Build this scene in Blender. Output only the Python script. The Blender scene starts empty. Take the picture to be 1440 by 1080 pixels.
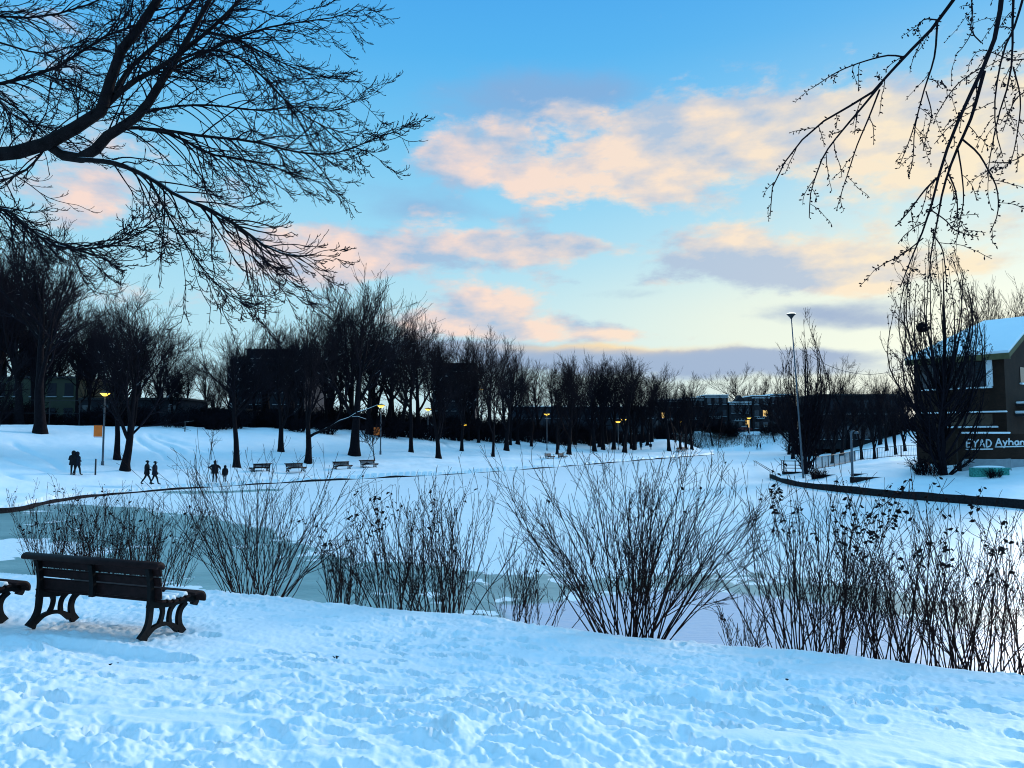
import bpy, math, random
import numpy as np
np.seterr(over='ignore')
from mathutils import Vector, Matrix
R = math.radians
scene = bpy.context.scene
COL = scene.collection
# ------------------------------------------------------------------ camera model
F_PX, PITCH, EYE = 1040.0, R(4.0), 4.2
cp, sp = math.cos(PITCH), math.sin(PITCH)
def ray(px, py):
    x, u = (px-720)/F_PX, (540-py)/F_PX
    return np.array([x, cp-u*sp, sp+u*cp])
def at(px, py, Y):                       # point on the line of sight at distance Y ahead
    d = ray(px, py); return np.array([0, 0, EYE])+d*(Y/d[1])
def flat(px, py, z=0.0):                 # point of the line of sight at height z
    d = ray(px, py); return np.array([0, 0, EYE])+d*((z-EYE)/d[2])
def lin(r, g, b):
    f = lambda c: c/12.92 if c <= .04045 else ((c+.055)/1.055)**2.4
    return (f(r/255), f(g/255), f(b/255))

# ------------------------------------------------------------------ noise
def _hash(ix, iy, seed):
    h = (ix.astype(np.int64)*374761393 + iy.astype(np.int64)*668265263 + seed*974711) & 0xFFFFFFFF
    h = ((h ^ (h >> 13))*1274126177) & 0xFFFFFFFF
    h = ((h ^ (h >> 16))*2246822519) & 0xFFFFFFFF
    return ((h ^ (h >> 15)) & 0xFFFFFF)/float(0xFFFFFF)
def vnoise(x, y, seed=0):
    x = np.asarray(x, float); y = np.asarray(y, float)
    ix, iy = np.floor(x), np.floor(y); fx, fy = x-ix, y-iy
    ux, uy = fx*fx*fx*(fx*(fx*6-15)+10), fy*fy*fy*(fy*(fy*6-15)+10)
    a, b = _hash(ix, iy, seed), _hash(ix+1, iy, seed)
    c, d = _hash(ix, iy+1, seed), _hash(ix+1, iy+1, seed)
    return (a+(b-a)*ux)*(1-uy)+(c+(d-c)*ux)*uy
def fbm(x, y, seed=0, octv=4, gain=.5):
    s = 0; a = 1; t = 0
    for i in range(octv):
        s = s+a*vnoise(x*2**i+17.3*i, y*2**i-9.1*i, seed+i); t += a; a *= gain
    return s/t
def sstep(x, a, b):
    t = np.clip((x-a)/(b-a), 0, 1); return t*t*(3-2*t)

# ------------------------------------------------------------------ terrain
NX, NY = .375, .927                      # direction from the near bank to the pond
CREST, SHORE = 10.05, 13.6
rim_px = [(0,714),(60,702.5),(130,692.5),(240,683.5),(340,677.5),(470,671),(640,663),(780,654),(900,645),(1003,637.5)]
RIM_L = [(-40,26.5),(-38.5,29.5),(-33,35)]+[tuple(flat(px,py,.3)[:2]) for px,py in rim_px]
rim_r_px = [(1086,668),(1120,678),(1200,688),(1300,697),(1440,708)]
RIM_R = [tuple(flat(px,py,.3)[:2]) for px,py in rim_r_px]+[(31.5,34),(33,20),(34,2)]
def smooth_line(pts, n=8):
    P = np.array(pts, float); Q = np.vstack([2*P[0]-P[1], P, 2*P[-1]-P[-2]]); out = []
    for i in range(1, len(Q)-2):
        for k in range(n):
            t = k/n; a, b, c, d = Q[i-1], Q[i], Q[i+1], Q[i+2]
            out.append(.5*((2*b)+(-a+c)*t+(2*a-5*b+4*c-d)*t*t+(-a+3*b-3*c+d)*t**3))
    out.append(Q[-2]); return np.array(out)
RIM_L = smooth_line(RIM_L, 5); RIM_R = smooth_line(RIM_R, 5)
FAR = [(50,185),(55,203),(72,206),(78,195),(62,150),(45,110),(33,86)]
POND = np.vstack([RIM_L, FAR, RIM_R, [(34,.8)], [(-40,30.7)]])
def seg_dist(x, y, line, closed=False):
    L = np.asarray(line); n = len(L); d2 = np.full(np.shape(x), 1e18)
    for i in range(n if closed else n-1):
        a, b = L[i], L[(i+1) % n]; e = b-a; l2 = e@e
        if l2 < 1e-9: continue
        t = np.clip(((x-a[0])*e[0]+(y-a[1])*e[1])/l2, 0, 1)
        d2 = np.minimum(d2, (x-a[0]-t*e[0])**2+(y-a[1]-t*e[1])**2)
    return np.sqrt(d2)
def inside(x, y, poly):
    P = np.asarray(poly); c = np.zeros(np.shape(x), bool); n = len(P)
    for i in range(n):
        x0, y0 = P[i]; x1, y1 = P[(i+1) % n]
        if y0 == y1: continue
        m = ((y0 > y) != (y1 > y)) & (x < (x1-x0)*(y-y0)/(y1-y0)+x0); c ^= m
    return c
AZ  = [-3000,  0, 250, 500, 600, 750, 830, 900, 950,1010,1090,1180,1250,1330,1440,4000]
SLO = [.17, .17, .17, .17, .16, .13, .10, .10, .16, .30, .14, .14, .14, .10, .10, .08]
WID = [2.5, 2.5, 3.5, 6,   6,   7,   7,   6,   6,   4,   2,   2,   1,   1,   1,   1]
HGT = [5.3, 5.3, 5.3, 5.3, 4.9, 4.3, 4.3, 4.7, 5.2, 5.6, 5.2, 5.2, 4.8, 2.8, 2.2, 2.2]
def h_base(x, y):
    x = np.asarray(x, float); y = np.asarray(y, float)
    D = NX*x+NY*y
    Dw = D+.35*(fbm(x*.45, y*.45, 5, 2)-.5)
    pl = np.clip(2.6-.1*D, -9, 3.4)
    near = np.where(Dw < CREST-.5, pl, 0)
    t = np.clip((Dw-(CREST-.5))/(SHORE-CREST+.5), 0, 1)
    near = np.where(Dw >= CREST-.5, (2.6-.1*(CREST-.5))*(1-t)**1.25*(1-.12*t)-.25*t, near)
    ax = np.where(y > 1, 720+F_PX*x/np.maximum(y, 1), np.where(x < 0, -3000, 4000))
    far_end = sstep(y, 120, 165)*sstep(ax, 880, 960)
    s = np.interp(ax, AZ, SLO); w = np.interp(ax, AZ, WID); H = np.interp(ax, AZ, HGT)
    s = s*(1-far_end)+.38*far_end; w = w*(1-far_end)+3*far_end; H = H*(1-far_end)+5.5*far_end
    d = seg_dist(x, y, POND, True)
    up = .36+.06*np.minimum(d, w)+s*np.maximum(d-w, 0)
    k = .5; m = np.clip(.5+.5*(H-up)/k, 0, 1); up = H*(1-m)+up*m-k*m*(1-m)
    far = np.where(inside(x, y, POND), -.5, up)
    return np.where(D < SHORE+.6, np.maximum(near, np.where(D < 9, -9, np.where(far > 0, far, -9))), far)
def hz(x, y): return float(h_base(np.array([x]), np.array([y]))[0])
def ground(px, py, y0=4.0, y1=260.0):    # where the line of sight through a pixel meets the terrain
    d = ray(px, py); Y = np.geomspace(y0, y1, 1500); t = Y/d[1]
    x, z = d[0]*t, EYE+d[2]*t
    hh = np.maximum(h_base(x, Y), 0.0); k = np.nonzero(z <= hh)[0]
    i = k[0] if len(k) else len(Y)-1
    return np.array([x[i], Y[i], hh[i]])
def spot(px, Y):                         # on the ground in column px at distance Y
    x = (px-720)/F_PX*Y; return np.array([x, Y, hz(x, Y)])

# ------------------------------------------------------------------ materials
def new_mat(name):
    m = bpy.data.materials.new(name); m.use_nodes = True
    nt = m.node_tree; return m, nt, nt.nodes['Principled BSDF']
def N(nt, typ, **kw):
    n = nt.nodes.new(typ)
    for k, v in kw.items():
        if k == 'ins':
            for a, b in v.items():
                if hasattr(b, 'node'): nt.links.new(b, n.inputs[a])
                else: n.inputs[a].default_value = b
        else: setattr(n, k, v)
    return n
def plain(name, col, rough=.7, var=.25, scale=8, metal=0, emis=None, spec=.3, bump=0):
    m, nt, b = new_mat(name)
    tc = N(nt, 'ShaderNodeTexCoord'); no = N(nt, 'ShaderNodeTexNoise', ins={'Vector': tc.outputs['Object'], 'Scale': scale, 'Detail': 5.0})
    r = N(nt, 'ShaderNodeValToRGB', ins={'Fac': no.outputs['Fac']})
    r.color_ramp.elements[0].position = .3; r.color_ramp.elements[1].position = .7
    r.color_ramp.elements[0].color = tuple(c*(1-var) for c in col)+(1,); r.color_ramp.elements[1].color = tuple(min(1, c*(1+var)) for c in col)+(1,)
    nt.links.new(r.outputs['Color'], b.inputs['Base Color'])
    b.inputs['Roughness'].default_value = rough; b.inputs['Metallic'].default_value = metal
    b.inputs['Specular IOR Level'].default_value = spec
    if emis: b.inputs['Emission Color'].default_value = tuple(emis[0])+(1,); b.inputs['Emission Strength'].default_value = emis[1]
    if bump:
        bp = N(nt, 'ShaderNodeBump', ins={'Height': no.outputs['Fac'], 'Strength': bump, 'Distance': .02}); nt.links.new(bp.outputs['Normal'], b.inputs['Normal'])
    return m
SNOWC = (.86, .89, .93, 1)
def snowed(name, col, lo=.55, hi=.75, nscale=1.2, nthr=.5, rough=.85, band=None, bark=True):
    """dark material that carries lying snow on its upward faces, in patches"""
    m, nt, b = new_mat(name)
    geo = N(nt, 'ShaderNodeNewGeometry'); tc = N(nt, 'ShaderNodeTexCoord')
    sx = N(nt, 'ShaderNodeSeparateXYZ', ins={0: geo.outputs['True Normal']})
    up = N(nt, 'ShaderNodeMapRange', ins={0: sx.outputs['Z'], 1: lo, 2: hi})
    no = N(nt, 'ShaderNodeTexNoise', ins={'Vector': geo.outputs['Position'], 'Scale': nscale, 'Detail': 3.0})
    pa = N(nt, 'ShaderNodeMapRange', ins={0: no.outputs['Fac'], 1: nthr-.04, 2: nthr+.04})
    mu = N(nt, 'ShaderNodeMath', operation='MULTIPLY', ins={0: up.outputs[0], 1: pa.outputs[0]})
    n2 = N(nt, 'ShaderNodeTexNoise', ins={'Vector': tc.outputs['Object'], 'Scale': 9.0, 'Detail': 5.0})
    mp = N(nt, 'ShaderNodeMapRange', ins={0: n2.outputs['Fac'], 1: .3, 2: .7, 3: .6, 4: 1.5})
    vm = N(nt, 'ShaderNodeVectorMath', operation='SCALE', ins={0: col, 'Scale': mp.outputs[0]})
    mx = N(nt, 'ShaderNodeMix', data_type='RGBA', ins={0: mu.outputs[0], 6: vm.outputs[0], 7: SNOWC})
    nt.links.new(mx.outputs[2], b.inputs['Base Color'])
    b.inputs['Roughness'].default_value = rough; b.inputs['Specular IOR Level'].default_value = .06
    if bark:
        bp = N(nt, 'ShaderNodeBump', ins={'Height': n2.outputs['Fac'], 'Strength': .6, 'Distance': .03}); nt.links.new(bp.outputs['Normal'], b.inputs['Normal'])
    return m
def snow_mat():
    m, nt, b = new_mat('snow')
    geo = N(nt, 'ShaderNodeNewGeometry')
    n1 = N(nt, 'ShaderNodeTexNoise', ins={'Vector': geo.outputs['Position'], 'Scale': 9.0, 'Detail': 5.0, 'Roughness': .55})
    n2 = N(nt, 'ShaderNodeTexNoise', ins={'Vector': geo.outputs['Position'], 'Scale': 1.3, 'Detail': 4.0})
    mx = N(nt, 'ShaderNodeMix', data_type='RGBA', ins={0: n2.outputs['Fac'], 6: (.84, .89, .93, 1), 7: (.92, .94, .95, 1)})
    nt.links.new(mx.outputs[2], b.inputs['Base Color'])
    bp = N(nt, 'ShaderNodeBump', ins={'Height': n1.outputs['Fac'], 'Strength': .35, 'Distance': .03})
    nt.links.new(bp.outputs['Normal'], b.inputs['Normal'])
    b.inputs['Roughness'].default_value = .65; b.inputs['Specular IOR Level'].default_value = .35
    return m
def ice_mat():
    m, nt, b = new_mat('pond_ice')
    geo = N(nt, 'ShaderNodeNewGeometry')
    a = N(nt, 'ShaderNodeAttribute', attribute_name='bare'); t = N(nt, 'ShaderNodeAttribute', attribute_name='thin')
    st = N(nt, 'ShaderNodeVectorMath', operation='MULTIPLY', ins={0: geo.outputs['Position'], 1: (.7, 1.6, 1)})
    n1 = N(nt, 'ShaderNodeTexNoise', ins={'Vector': st.outputs[0], 'Scale': 1.1, 'Detail': 8.0, 'Roughness': .6})
    su = N(nt, 'ShaderNodeMath', operation='MULTIPLY_ADD', ins={0: n1.outputs['Fac'], 1: 3.2, 2: -1.6})
    ad = N(nt, 'ShaderNodeMath', operation='ADD', ins={0: a.outputs['Fac'], 1: su.outputs[0]})
    bare = N(nt, 'ShaderNodeMapRange', ins={0: ad.outputs[0], 1: -.07, 2: .12})
    n3 = N(nt, 'ShaderNodeTexNoise', ins={'Vector': st.outputs[0], 'Scale': .5, 'Detail': 6.0, 'Roughness': .65})
    wet = N(nt, 'ShaderNodeValToRGB', ins={'Fac': n3.outputs['Fac']})
    e = wet.color_ramp.elements
    e[0].position = .32; e[0].color = (.15, .27, .26, 1); e[1].position = .68; e[1].color = (.29, .43, .41, 1)
    thn = N(nt, 'ShaderNodeMix', data_type='RGBA', ins={0: t.outputs['Fac'], 6: wet.outputs['Color'], 7: (.60, .60, .70, 1)})
    sn = N(nt, 'ShaderNodeMix', data_type='RGBA', ins={0: n3.outputs['Fac'], 6: (.86, .91, .94, 1), 7: (.95, .96, .96, 1)})
    mx = N(nt, 'ShaderNodeMix', data_type='RGBA', ins={0: bare.outputs[0], 6: sn.outputs[2], 7: thn.outputs[2]})
    nt.links.new(mx.outputs[2], b.inputs['Base Color'])
    ro = N(nt, 'ShaderNodeMapRange', ins={0: bare.outputs[0], 3: .42, 4: .32}); nt.links.new(ro.outputs[0], b.inputs['Roughness'])
    n4 = N(nt, 'ShaderNodeTexNoise', ins={'Vector': st.outputs[0], 'Scale': 5.0, 'Detail': 6.0})
    inv = N(nt, 'ShaderNodeMath', operation='MULTIPLY_ADD', ins={0: bare.outputs[0], 1: -1.2, 2: n4.outputs['Fac']})
    bp = N(nt, 'ShaderNodeBump', ins={'Height': inv.outputs[0], 'Strength': .6, 'Distance': .06}); nt.links.new(bp.outputs['Normal'], b.inputs['Normal'])
    b.inputs['Specular IOR Level'].default_value = .7
    return m
def brick_mat(name, c1, c2, mortar, scale=4.0):
    m, nt, b = new_mat(name)
    tc = N(nt, 'ShaderNodeTexCoord')
    sx = N(nt, 'ShaderNodeSeparateXYZ', ins={0: tc.outputs['Object']})
    s = N(nt, 'ShaderNodeMath', operation='ADD', ins={0: sx.outputs['X'], 1: sx.outputs['Y']})
    cx = N(nt, 'ShaderNodeCombineXYZ', ins={0: s.outputs[0], 1: sx.outputs['Z']})
    br = N(nt, 'ShaderNodeTexBrick', ins={'Vector': cx.outputs[0], 'Color1': c1+(1,), 'Color2': c2+(1,), 'Mortar': mortar+(1,), 'Scale': scale, 'Mortar Size': .015})
    no = N(nt, 'ShaderNodeTexNoise', ins={'Vector': tc.outputs['Object'], 'Scale': .7, 'Detail': 4.0})
    mp = N(nt, 'ShaderNodeMapRange', ins={0: no.outputs['Fac'], 1: .3, 2: .7, 3: .65, 4: 1.3})
    vm = N(nt, 'ShaderNodeVectorMath', operation='SCALE', ins={0: br.outputs['Color'], 'Scale': mp.outputs[0]})
    nt.links.new(vm.outputs[0], b.inputs['Base Color']); b.inputs['Roughness'].default_value = .85; b.inputs['Specular IOR Level'].default_value = .2
    return m
M = {}
M['snow'] = snow_mat(); M['ice'] = ice_mat()
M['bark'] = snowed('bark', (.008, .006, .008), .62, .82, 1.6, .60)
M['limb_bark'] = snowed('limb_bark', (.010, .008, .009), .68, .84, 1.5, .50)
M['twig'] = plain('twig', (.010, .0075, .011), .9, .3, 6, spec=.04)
M['snowtwig'] = snowed('snowy_twig', (.010, .0075, .011), .3, .6, 1.0, .68, bark=False)
M['stem'] = plain('shrub_stem', (.022, .010, .009), .8, .4, 5, spec=.06)
M['leaf'] = plain('dead_leaf', (.014, .009, .009), .85, .4, 12, spec=.05)
M['evergreen'] = plain('low_evergreen', (.012, .022, .016), .8, .4, 6, spec=.1)
M['iron'] = plain('cast_iron', (.006, .0055, .006), .6, .3, 20, spec=.12, bump=.1)
M['plank'] = plain('bench_plank', (.016, .0065, .0065), .65, .35, 14, spec=.12, bump=.15)
M['stone'] = snowed('kerb_stone', (.016, .015, .017), .80, .93, .5, .32, bark=False)
M['steel'] = plain('galvanised_steel', (.09, .105, .125), .5, .2, 5, metal=.3)
M['darkmetal'] = plain('dark_metal', (.02, .02, .024), .5, .2, 5)
M['orange'] = plain('orange_sign', (.95, .17, .02), .6, .1, 3)
M['lamp'] = plain('lit_lamp', (.9, .7, .2), .5, .05, 3, emis=(lin(255, 205, 60), 2.4))
M['lampwhite'] = plain('lit_white_lamp', (.9, .9, .9), .5, .05, 3, emis=(lin(255, 250, 225), 1.1))
M['window_lit'] = plain('lit_window', (.7, .5, .2), .5, .1, 3, emis=(lin(255, 190, 90), .8))
M['brick'] = brick_mat('dark_brick', (.034, .015, .009), (.024, .011, .007), (.026, .019, .015), 3.5)
M['dbrick'] = brick_mat('far_brick', (.020, .016, .020), (.014, .012, .016), (.02, .02, .022), 3.0)
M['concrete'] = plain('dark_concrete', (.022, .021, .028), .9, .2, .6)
M['glass'] = plain('dark_glass', (.02, .025, .035), .12, .3, 1.5, spec=.6)
M['trim'] = plain('pale_trim', (.30, .32, .34), .7, .1, 3)
M['facade'] = plain('pale_facade', (.050, .054, .036), .85, .15, .4)
M['fascia'] = plain('ochre_fascia', (.11, .095, .04), .7, .2, 3)
M['soffit'] = plain('brown_panel', (.09, .055, .035), .7, .2, 3)
M['white'] = plain('white_paint', (.78, .80, .82), .7, .05, 6)
M['teal'] = snowed('teal_paint', (.055, .26, .22), .75, .9, 1.0, .2, bark=False)
M['coat'] = plain('dark_coat', (.010, .010, .013), .85, .3, 9, spec=.1)
M['coat2'] = plain('navy_coat', (.011, .013, .022), .85, .3, 9, spec=.1)
M['body'] = plain('trousers_and_skin', (.012, .010, .011), .85, .2, 9, spec=.1)
M['hat'] = plain('wool_hat', (.012, .012, .016), .95, .3, 30, spec=.05)
M['roof_snow'] = M['snow']
M['carpaint'] = plain('car_paint', (.05, .055, .06), .35, .1, 3, spec=.5)
M['carred'] = plain('red_car_paint', (.12, .015, .015), .35, .1, 3, spec=.5)
M['rubber'] = plain('rubber', (.015, .015, .016), .9)
M['reed'] = plain('dry_stalk', (.05, .045, .04), .9, .4, 3, spec=.1)

# ------------------------------------------------------------------ mesh helpers
def mesh_np(name, V, Fq, mat, smooth=True):
    """V (n,3), Fq (m,4) quads"""
    me = bpy.data.meshes.new(name); V = np.ascontiguousarray(V, np.float32); Fq = np.ascontiguousarray(Fq, np.int32)
    me.vertices.add(len(V)); me.vertices.foreach_set('co', V.ravel())
    me.loops.add(Fq.size); me.loops.foreach_set('vertex_index', Fq.ravel())
    me.polygons.add(len(Fq)); me.polygons.foreach_set('loop_start', np.arange(0, Fq.size, 4, dtype=np.int32))
    me.polygons.foreach_set('use_smooth', np.full(len(Fq), smooth))
    me.update(calc_edges=True); me.validate()
    if mat: me.materials.append(mat)
    return me
class MB:
    """collects polygons into one mesh"""
    def __init__(s): s.v = []; s.f = []
    def poly(s, P, faces):
        o = len(s.v); s.v += [tuple(map(float, p)) for p in P]; s.f += [tuple(i+o for i in f) for f in faces]; return s
    def box(s, x0, x1, y0, y1, z0, z1, mat=None):
        P = [(x0,y0,z0),(x1,y0,z0),(x1,y1,z0),(x0,y1,z0),(x0,y0,z1),(x1,y0,z1),(x1,y1,z1),(x0,y1,z1)]
        if mat is not None: P = [tuple(mat @ Vector(p)) for p in P]
        return s.poly(P, [(0,3,2,1),(4,5,6,7),(0,1,5,4),(1,2,6,5),(2,3,7,6),(3,0,4,7)])
    def tube(s, pts, rad, k=8, cap=True):
        P = np.array(pts, float); n = len(P); rad = np.broadcast_to(np.array(rad, float), (n,))
        V, Fq = tubes(P[None], rad[None], k); o = len(s.v)
        s.v += [tuple(v) for v in V]; s.f += [tuple(int(i)+o for i in f) for f in Fq]
        if cap: s.f.append(tuple(o+i for i in range(k))[::-1]); s.f.append(tuple(o+(n-1)*k+i for i in range(k)))
        return s
    def lathe(s, prof, c=(0,0,0), k=14, sx=1, sy=1):
        P = []; n = len(prof)
        for r, z in prof:
            for i in range(k):
                a = 2*math.pi*i/k; P.append((c[0]+r*sx*math.cos(a), c[1]+r*sy*math.sin(a), c[2]+z))
        fs = [(j*k+i, j*k+(i+1) % k, (j+1)*k+(i+1) % k, (j+1)*k+i) for j in range(n-1) for i in range(k)]
        fs += [tuple(range(k))[::-1], tuple((n-1)*k+i for i in range(k))]
        return s.poly(P, fs)
    def ribbon(s, pts, width, x0, x1):
        """flat bar along a (u,v) curve, thickness from x0 to x1"""
        P = smooth_line(pts, 5); w = np.interp(np.linspace(0, 1, len(P)), np.linspace(0, 1, len(np.atleast_1d(width))), np.atleast_1d(width))
        T = np.gradient(P, axis=0); T /= np.linalg.norm(T, axis=1)[:, None]; Nn = np.stack([-T[:,1], T[:,0]], 1)
        A, B = P+Nn*w[:,None]/2, P-Nn*w[:,None]/2; n = len(P); V = []
        for i in range(n): V += [(x0,A[i,0],A[i,1]),(x0,B[i,0],B[i,1]),(x1,B[i,0],B[i,1]),(x1,A[i,0],A[i,1])]
        fs = [(4*i+j, 4*i+(j+1) % 4, 4*i+4+(j+1) % 4, 4*i+4+j) for i in range(n-1) for j in range(4)]+[(3,2,1,0),(4*n-4,4*n-3,4*n-2,4*n-1)]
        return s.poly(V, fs)
    def mesh(s, name, mat, smooth=False, bevel=0):
        me = bpy.data.meshes.new(name); me.from_pydata(s.v, [], s.f); me.update()
        if bevel:
            import bmesh
            bm = bmesh.new(); bm.from_mesh(me); bmesh.ops.recalc_face_normals(bm, faces=bm.faces)
            bmesh.ops.bevel(bm, geom=[e for e in bm.edges if e.calc_face_angle(0) > .7], offset=bevel, segments=2, affect='EDGES', clamp_overlap=True); bm.to_mesh(me); bm.free()
        if mat: me.materials.append(mat)
        if smooth: me.polygons.foreach_set('use_smooth', np.full(len(me.polygons), True))
        return me
def link(name, me, parent=None, loc=(0,0,0), rz=0):
    o = bpy.data.objects.new(name, me); COL.objects.link(o); o.location = loc; o.rotation_euler = (0, 0, rz)
    if parent: o.parent = parent
    return o
def tag(o, label=None, cat=None, group=None, kind=None):
    if label: o['label'] = label
    if cat: o['category'] = cat
    if group: o['group'] = group
    if kind: o['kind'] = kind
    return o
def thing(name, label, cat, loc=(0,0,0), rz=0, group=None, sc=1.0):
    o = link(name, None, None, tuple(map(float, loc)), rz); o.scale = (sc, sc, sc) if np.isscalar(sc) else sc
    return tag(o, label, cat, group)
def dup(o, parent=None, first=True, **kw):
    kids = [c for c in o.children]
    c = o.copy(); COL.objects.link(c)
    if parent: c.parent = parent
    for k in kids: dup(k, c, False)
    if first:
        for a in ('loc', 'rz', 'sc'):
            if a in kw:
                v = kw[a]
                if a == 'loc': c.location = tuple(map(float, v))
                if a == 'rz': c.rotation_euler = (0, 0, v)
                if a == 'sc': c.scale = (v, v, v) if np.isscalar(v) else v
        if 'label' in kw: c['label'] = kw['label']
        if 'group' in kw:
            if kw['group']: c['group'] = kw['group']
            elif 'group' in c: del c['group']
    return c

# ------------------------------------------------------------------ branching
def unit(a): return a/np.maximum(np.linalg.norm(a, axis=-1, keepdims=True), 1e-9)
def tubes(P, Rr, k):
    B, n, _ = P.shape
    T = np.empty_like(P); T[:,1:-1] = P[:,2:]-P[:,:-2]; T[:,0] = P[:,1]-P[:,0]; T[:,-1] = P[:,-1]-P[:,-2]; T = unit(T)
    mean = unit(P[:,-1]-P[:,0]); ref = np.where(np.abs(mean[:,2:3]) < .8, np.array([[0,0,1.]]), np.array([[1.,0,0]]))
    U = unit(np.cross(T, ref[:,None,:])); W = np.cross(T, U)
    a = np.arange(k)*2*np.pi/k
    V = P[:,:,None,:]+Rr[:,:,None,None]*(np.cos(a)[None,None,:,None]*U[:,:,None,:]+np.sin(a)[None,None,:,None]*W[:,:,None,:])
    b = np.arange(B)[:,None,None]*n*k; i = np.arange(n-1)[None,:,None]*k; j = np.arange(k)[None,None,:]; j2 = (j+1) % k
    Fq = np.stack([b+i+j, b+i+j2, b+i+k+j2, b+i+k+j], -1).reshape(-1, 4)
    return V.reshape(-1, 3), Fq
def grow(rng, P0, D0, L, n, wob, trop):
    """trop: up-pull per step, a function of t"""
    P = [P0]; d = unit(D0.copy()); c = P0
    for i in range(1, n):
        d = d+rng.normal(0, wob, d.shape); d[:,2] += trop((i-.5)/(n-1)); d = unit(d)
        c = c+d*(L/(n-1))[:,None]; P.append(c)
    return np.stack(P, 1)
def spawn(rng, P, Rr, m, t0, t1, ang, asd, lenf, rad=.6, tl=.45, labs=None):
    B, n, _ = P.shape
    plen = np.linalg.norm(np.diff(P, axis=1), axis=2).sum(1)
    t = t0+(t1-t0)*(np.arange(m)[None]+rng.uniform(0, 1, (B, m)))/m
    f = t*(n-1); i = np.clip(f.astype(int), 0, n-2); w = f-i; bi = np.arange(B)[:,None]
    p0 = P[bi,i]*(1-w[...,None])+P[bi,i+1]*w[...,None]; T = unit(P[bi,i+1]-P[bi,i])
    r = (Rr[bi,i]*(1-w)+Rr[bi,i+1]*w)*rad
    perp = unit(np.cross(T, rng.normal(0, 1, T.shape))); a = np.clip(rng.normal(ang, asd, (B, m)), .1, 2.2)[...,None]
    d = np.cos(a)*T+np.sin(a)*perp
    base = plen[:,None]*lenf if labs is None else np.full((B, m), labs)
    L = base*(1-tl*t)*rng.uniform(.65, 1.25, (B, m))
    return p0.reshape(-1,3), d.reshape(-1,3), L.ravel(), r.ravel()
def taper(r0, n, r1f, rmin):
    t = np.linspace(0, 1, n)[None]; return np.maximum(r0[:,None]*(1-(1-r1f)*t), rmin)
def cat(parts):
    V = []; Fq = []; o = 0
    for v, f in parts: V.append(v); Fq.append(f+o); o += len(v)
    return np.vstack(V), np.vstack(Fq)

def tree_meshes(seed, H=14, r=.42, fork=.28, spread=.75, limbs=8, up=.10, m2=7, m3=6, m4=4, rmin=.0125, lean=0.0, lfac=.55, tips=.07):
    """bare tree: trunk mesh (trunk and limbs) and crown mesh (branches and twigs)"""
    rng = np.random.default_rng(seed)
    d0 = np.array([[lean, 0, 1.0]]); T0 = grow(rng, np.array([[0,0,-.3]]), d0, np.array([H*.78]), 12, .045, lambda t: .05)
    R0 = np.maximum(r*(1-np.linspace(0,1,12)[None]**.8*.86), .03); R0[0,0] *= 1.45; R0[0,1] *= 1.08
    a, d, L, rr = spawn(rng, T0, R0, limbs, fork, .93, spread, .16, .66, .62, .45)
    T1 = grow(rng, a, d, L, 9, .07, lambda t: up); R1 = taper(rr, 9, .22, .02)
    trunk = cat([tubes(T0, R0, 10), tubes(T1, R1, 7)])
    allP = np.concatenate([T1, T1[:0]], 0)
    a, d, L, rr = spawn(rng, T1, R1, m2, .18, .98, .58, .2, .62, .62, .3)
    T2 = grow(rng, a, d, L, 7, .09, lambda t: tips); R2 = taper(rr, 7, .25, rmin)
    at_, dt, Lt, rt = spawn(rng, T0, R0, 7, .6, 1.0, .6, .2, .22, .7, .3)
    Tt = grow(rng, at_, dt, Lt, 7, .12, lambda t: tips); Rt = taper(rt, 7, .25, rmin)
    T2 = np.concatenate([T2, Tt]); R2 = np.concatenate([R2, Rt])
    a, d, L, rr = spawn(rng, T2, R2, m3, .15, 1, .52, .2, .60, .65, .25)
    T3 = grow(rng, a, d, L, 5, .09, lambda t: tips*1.3); R3 = taper(rr, 5, .35, rmin)
    a, d, L, rr = spawn(rng, T3, R3, m4, .15, 1, .46, .2, .66, .7, .2)
    T4 = grow(rng, a, d, L, 4, .09, lambda t: tips*1.6); R4 = taper(rr, 4, .5, rmin*.85)
    crown = cat([tubes(T2, R2, 5), tubes(T3, R3, 4), tubes(T4, R4, 3)])
    return trunk, crown, T4

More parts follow.
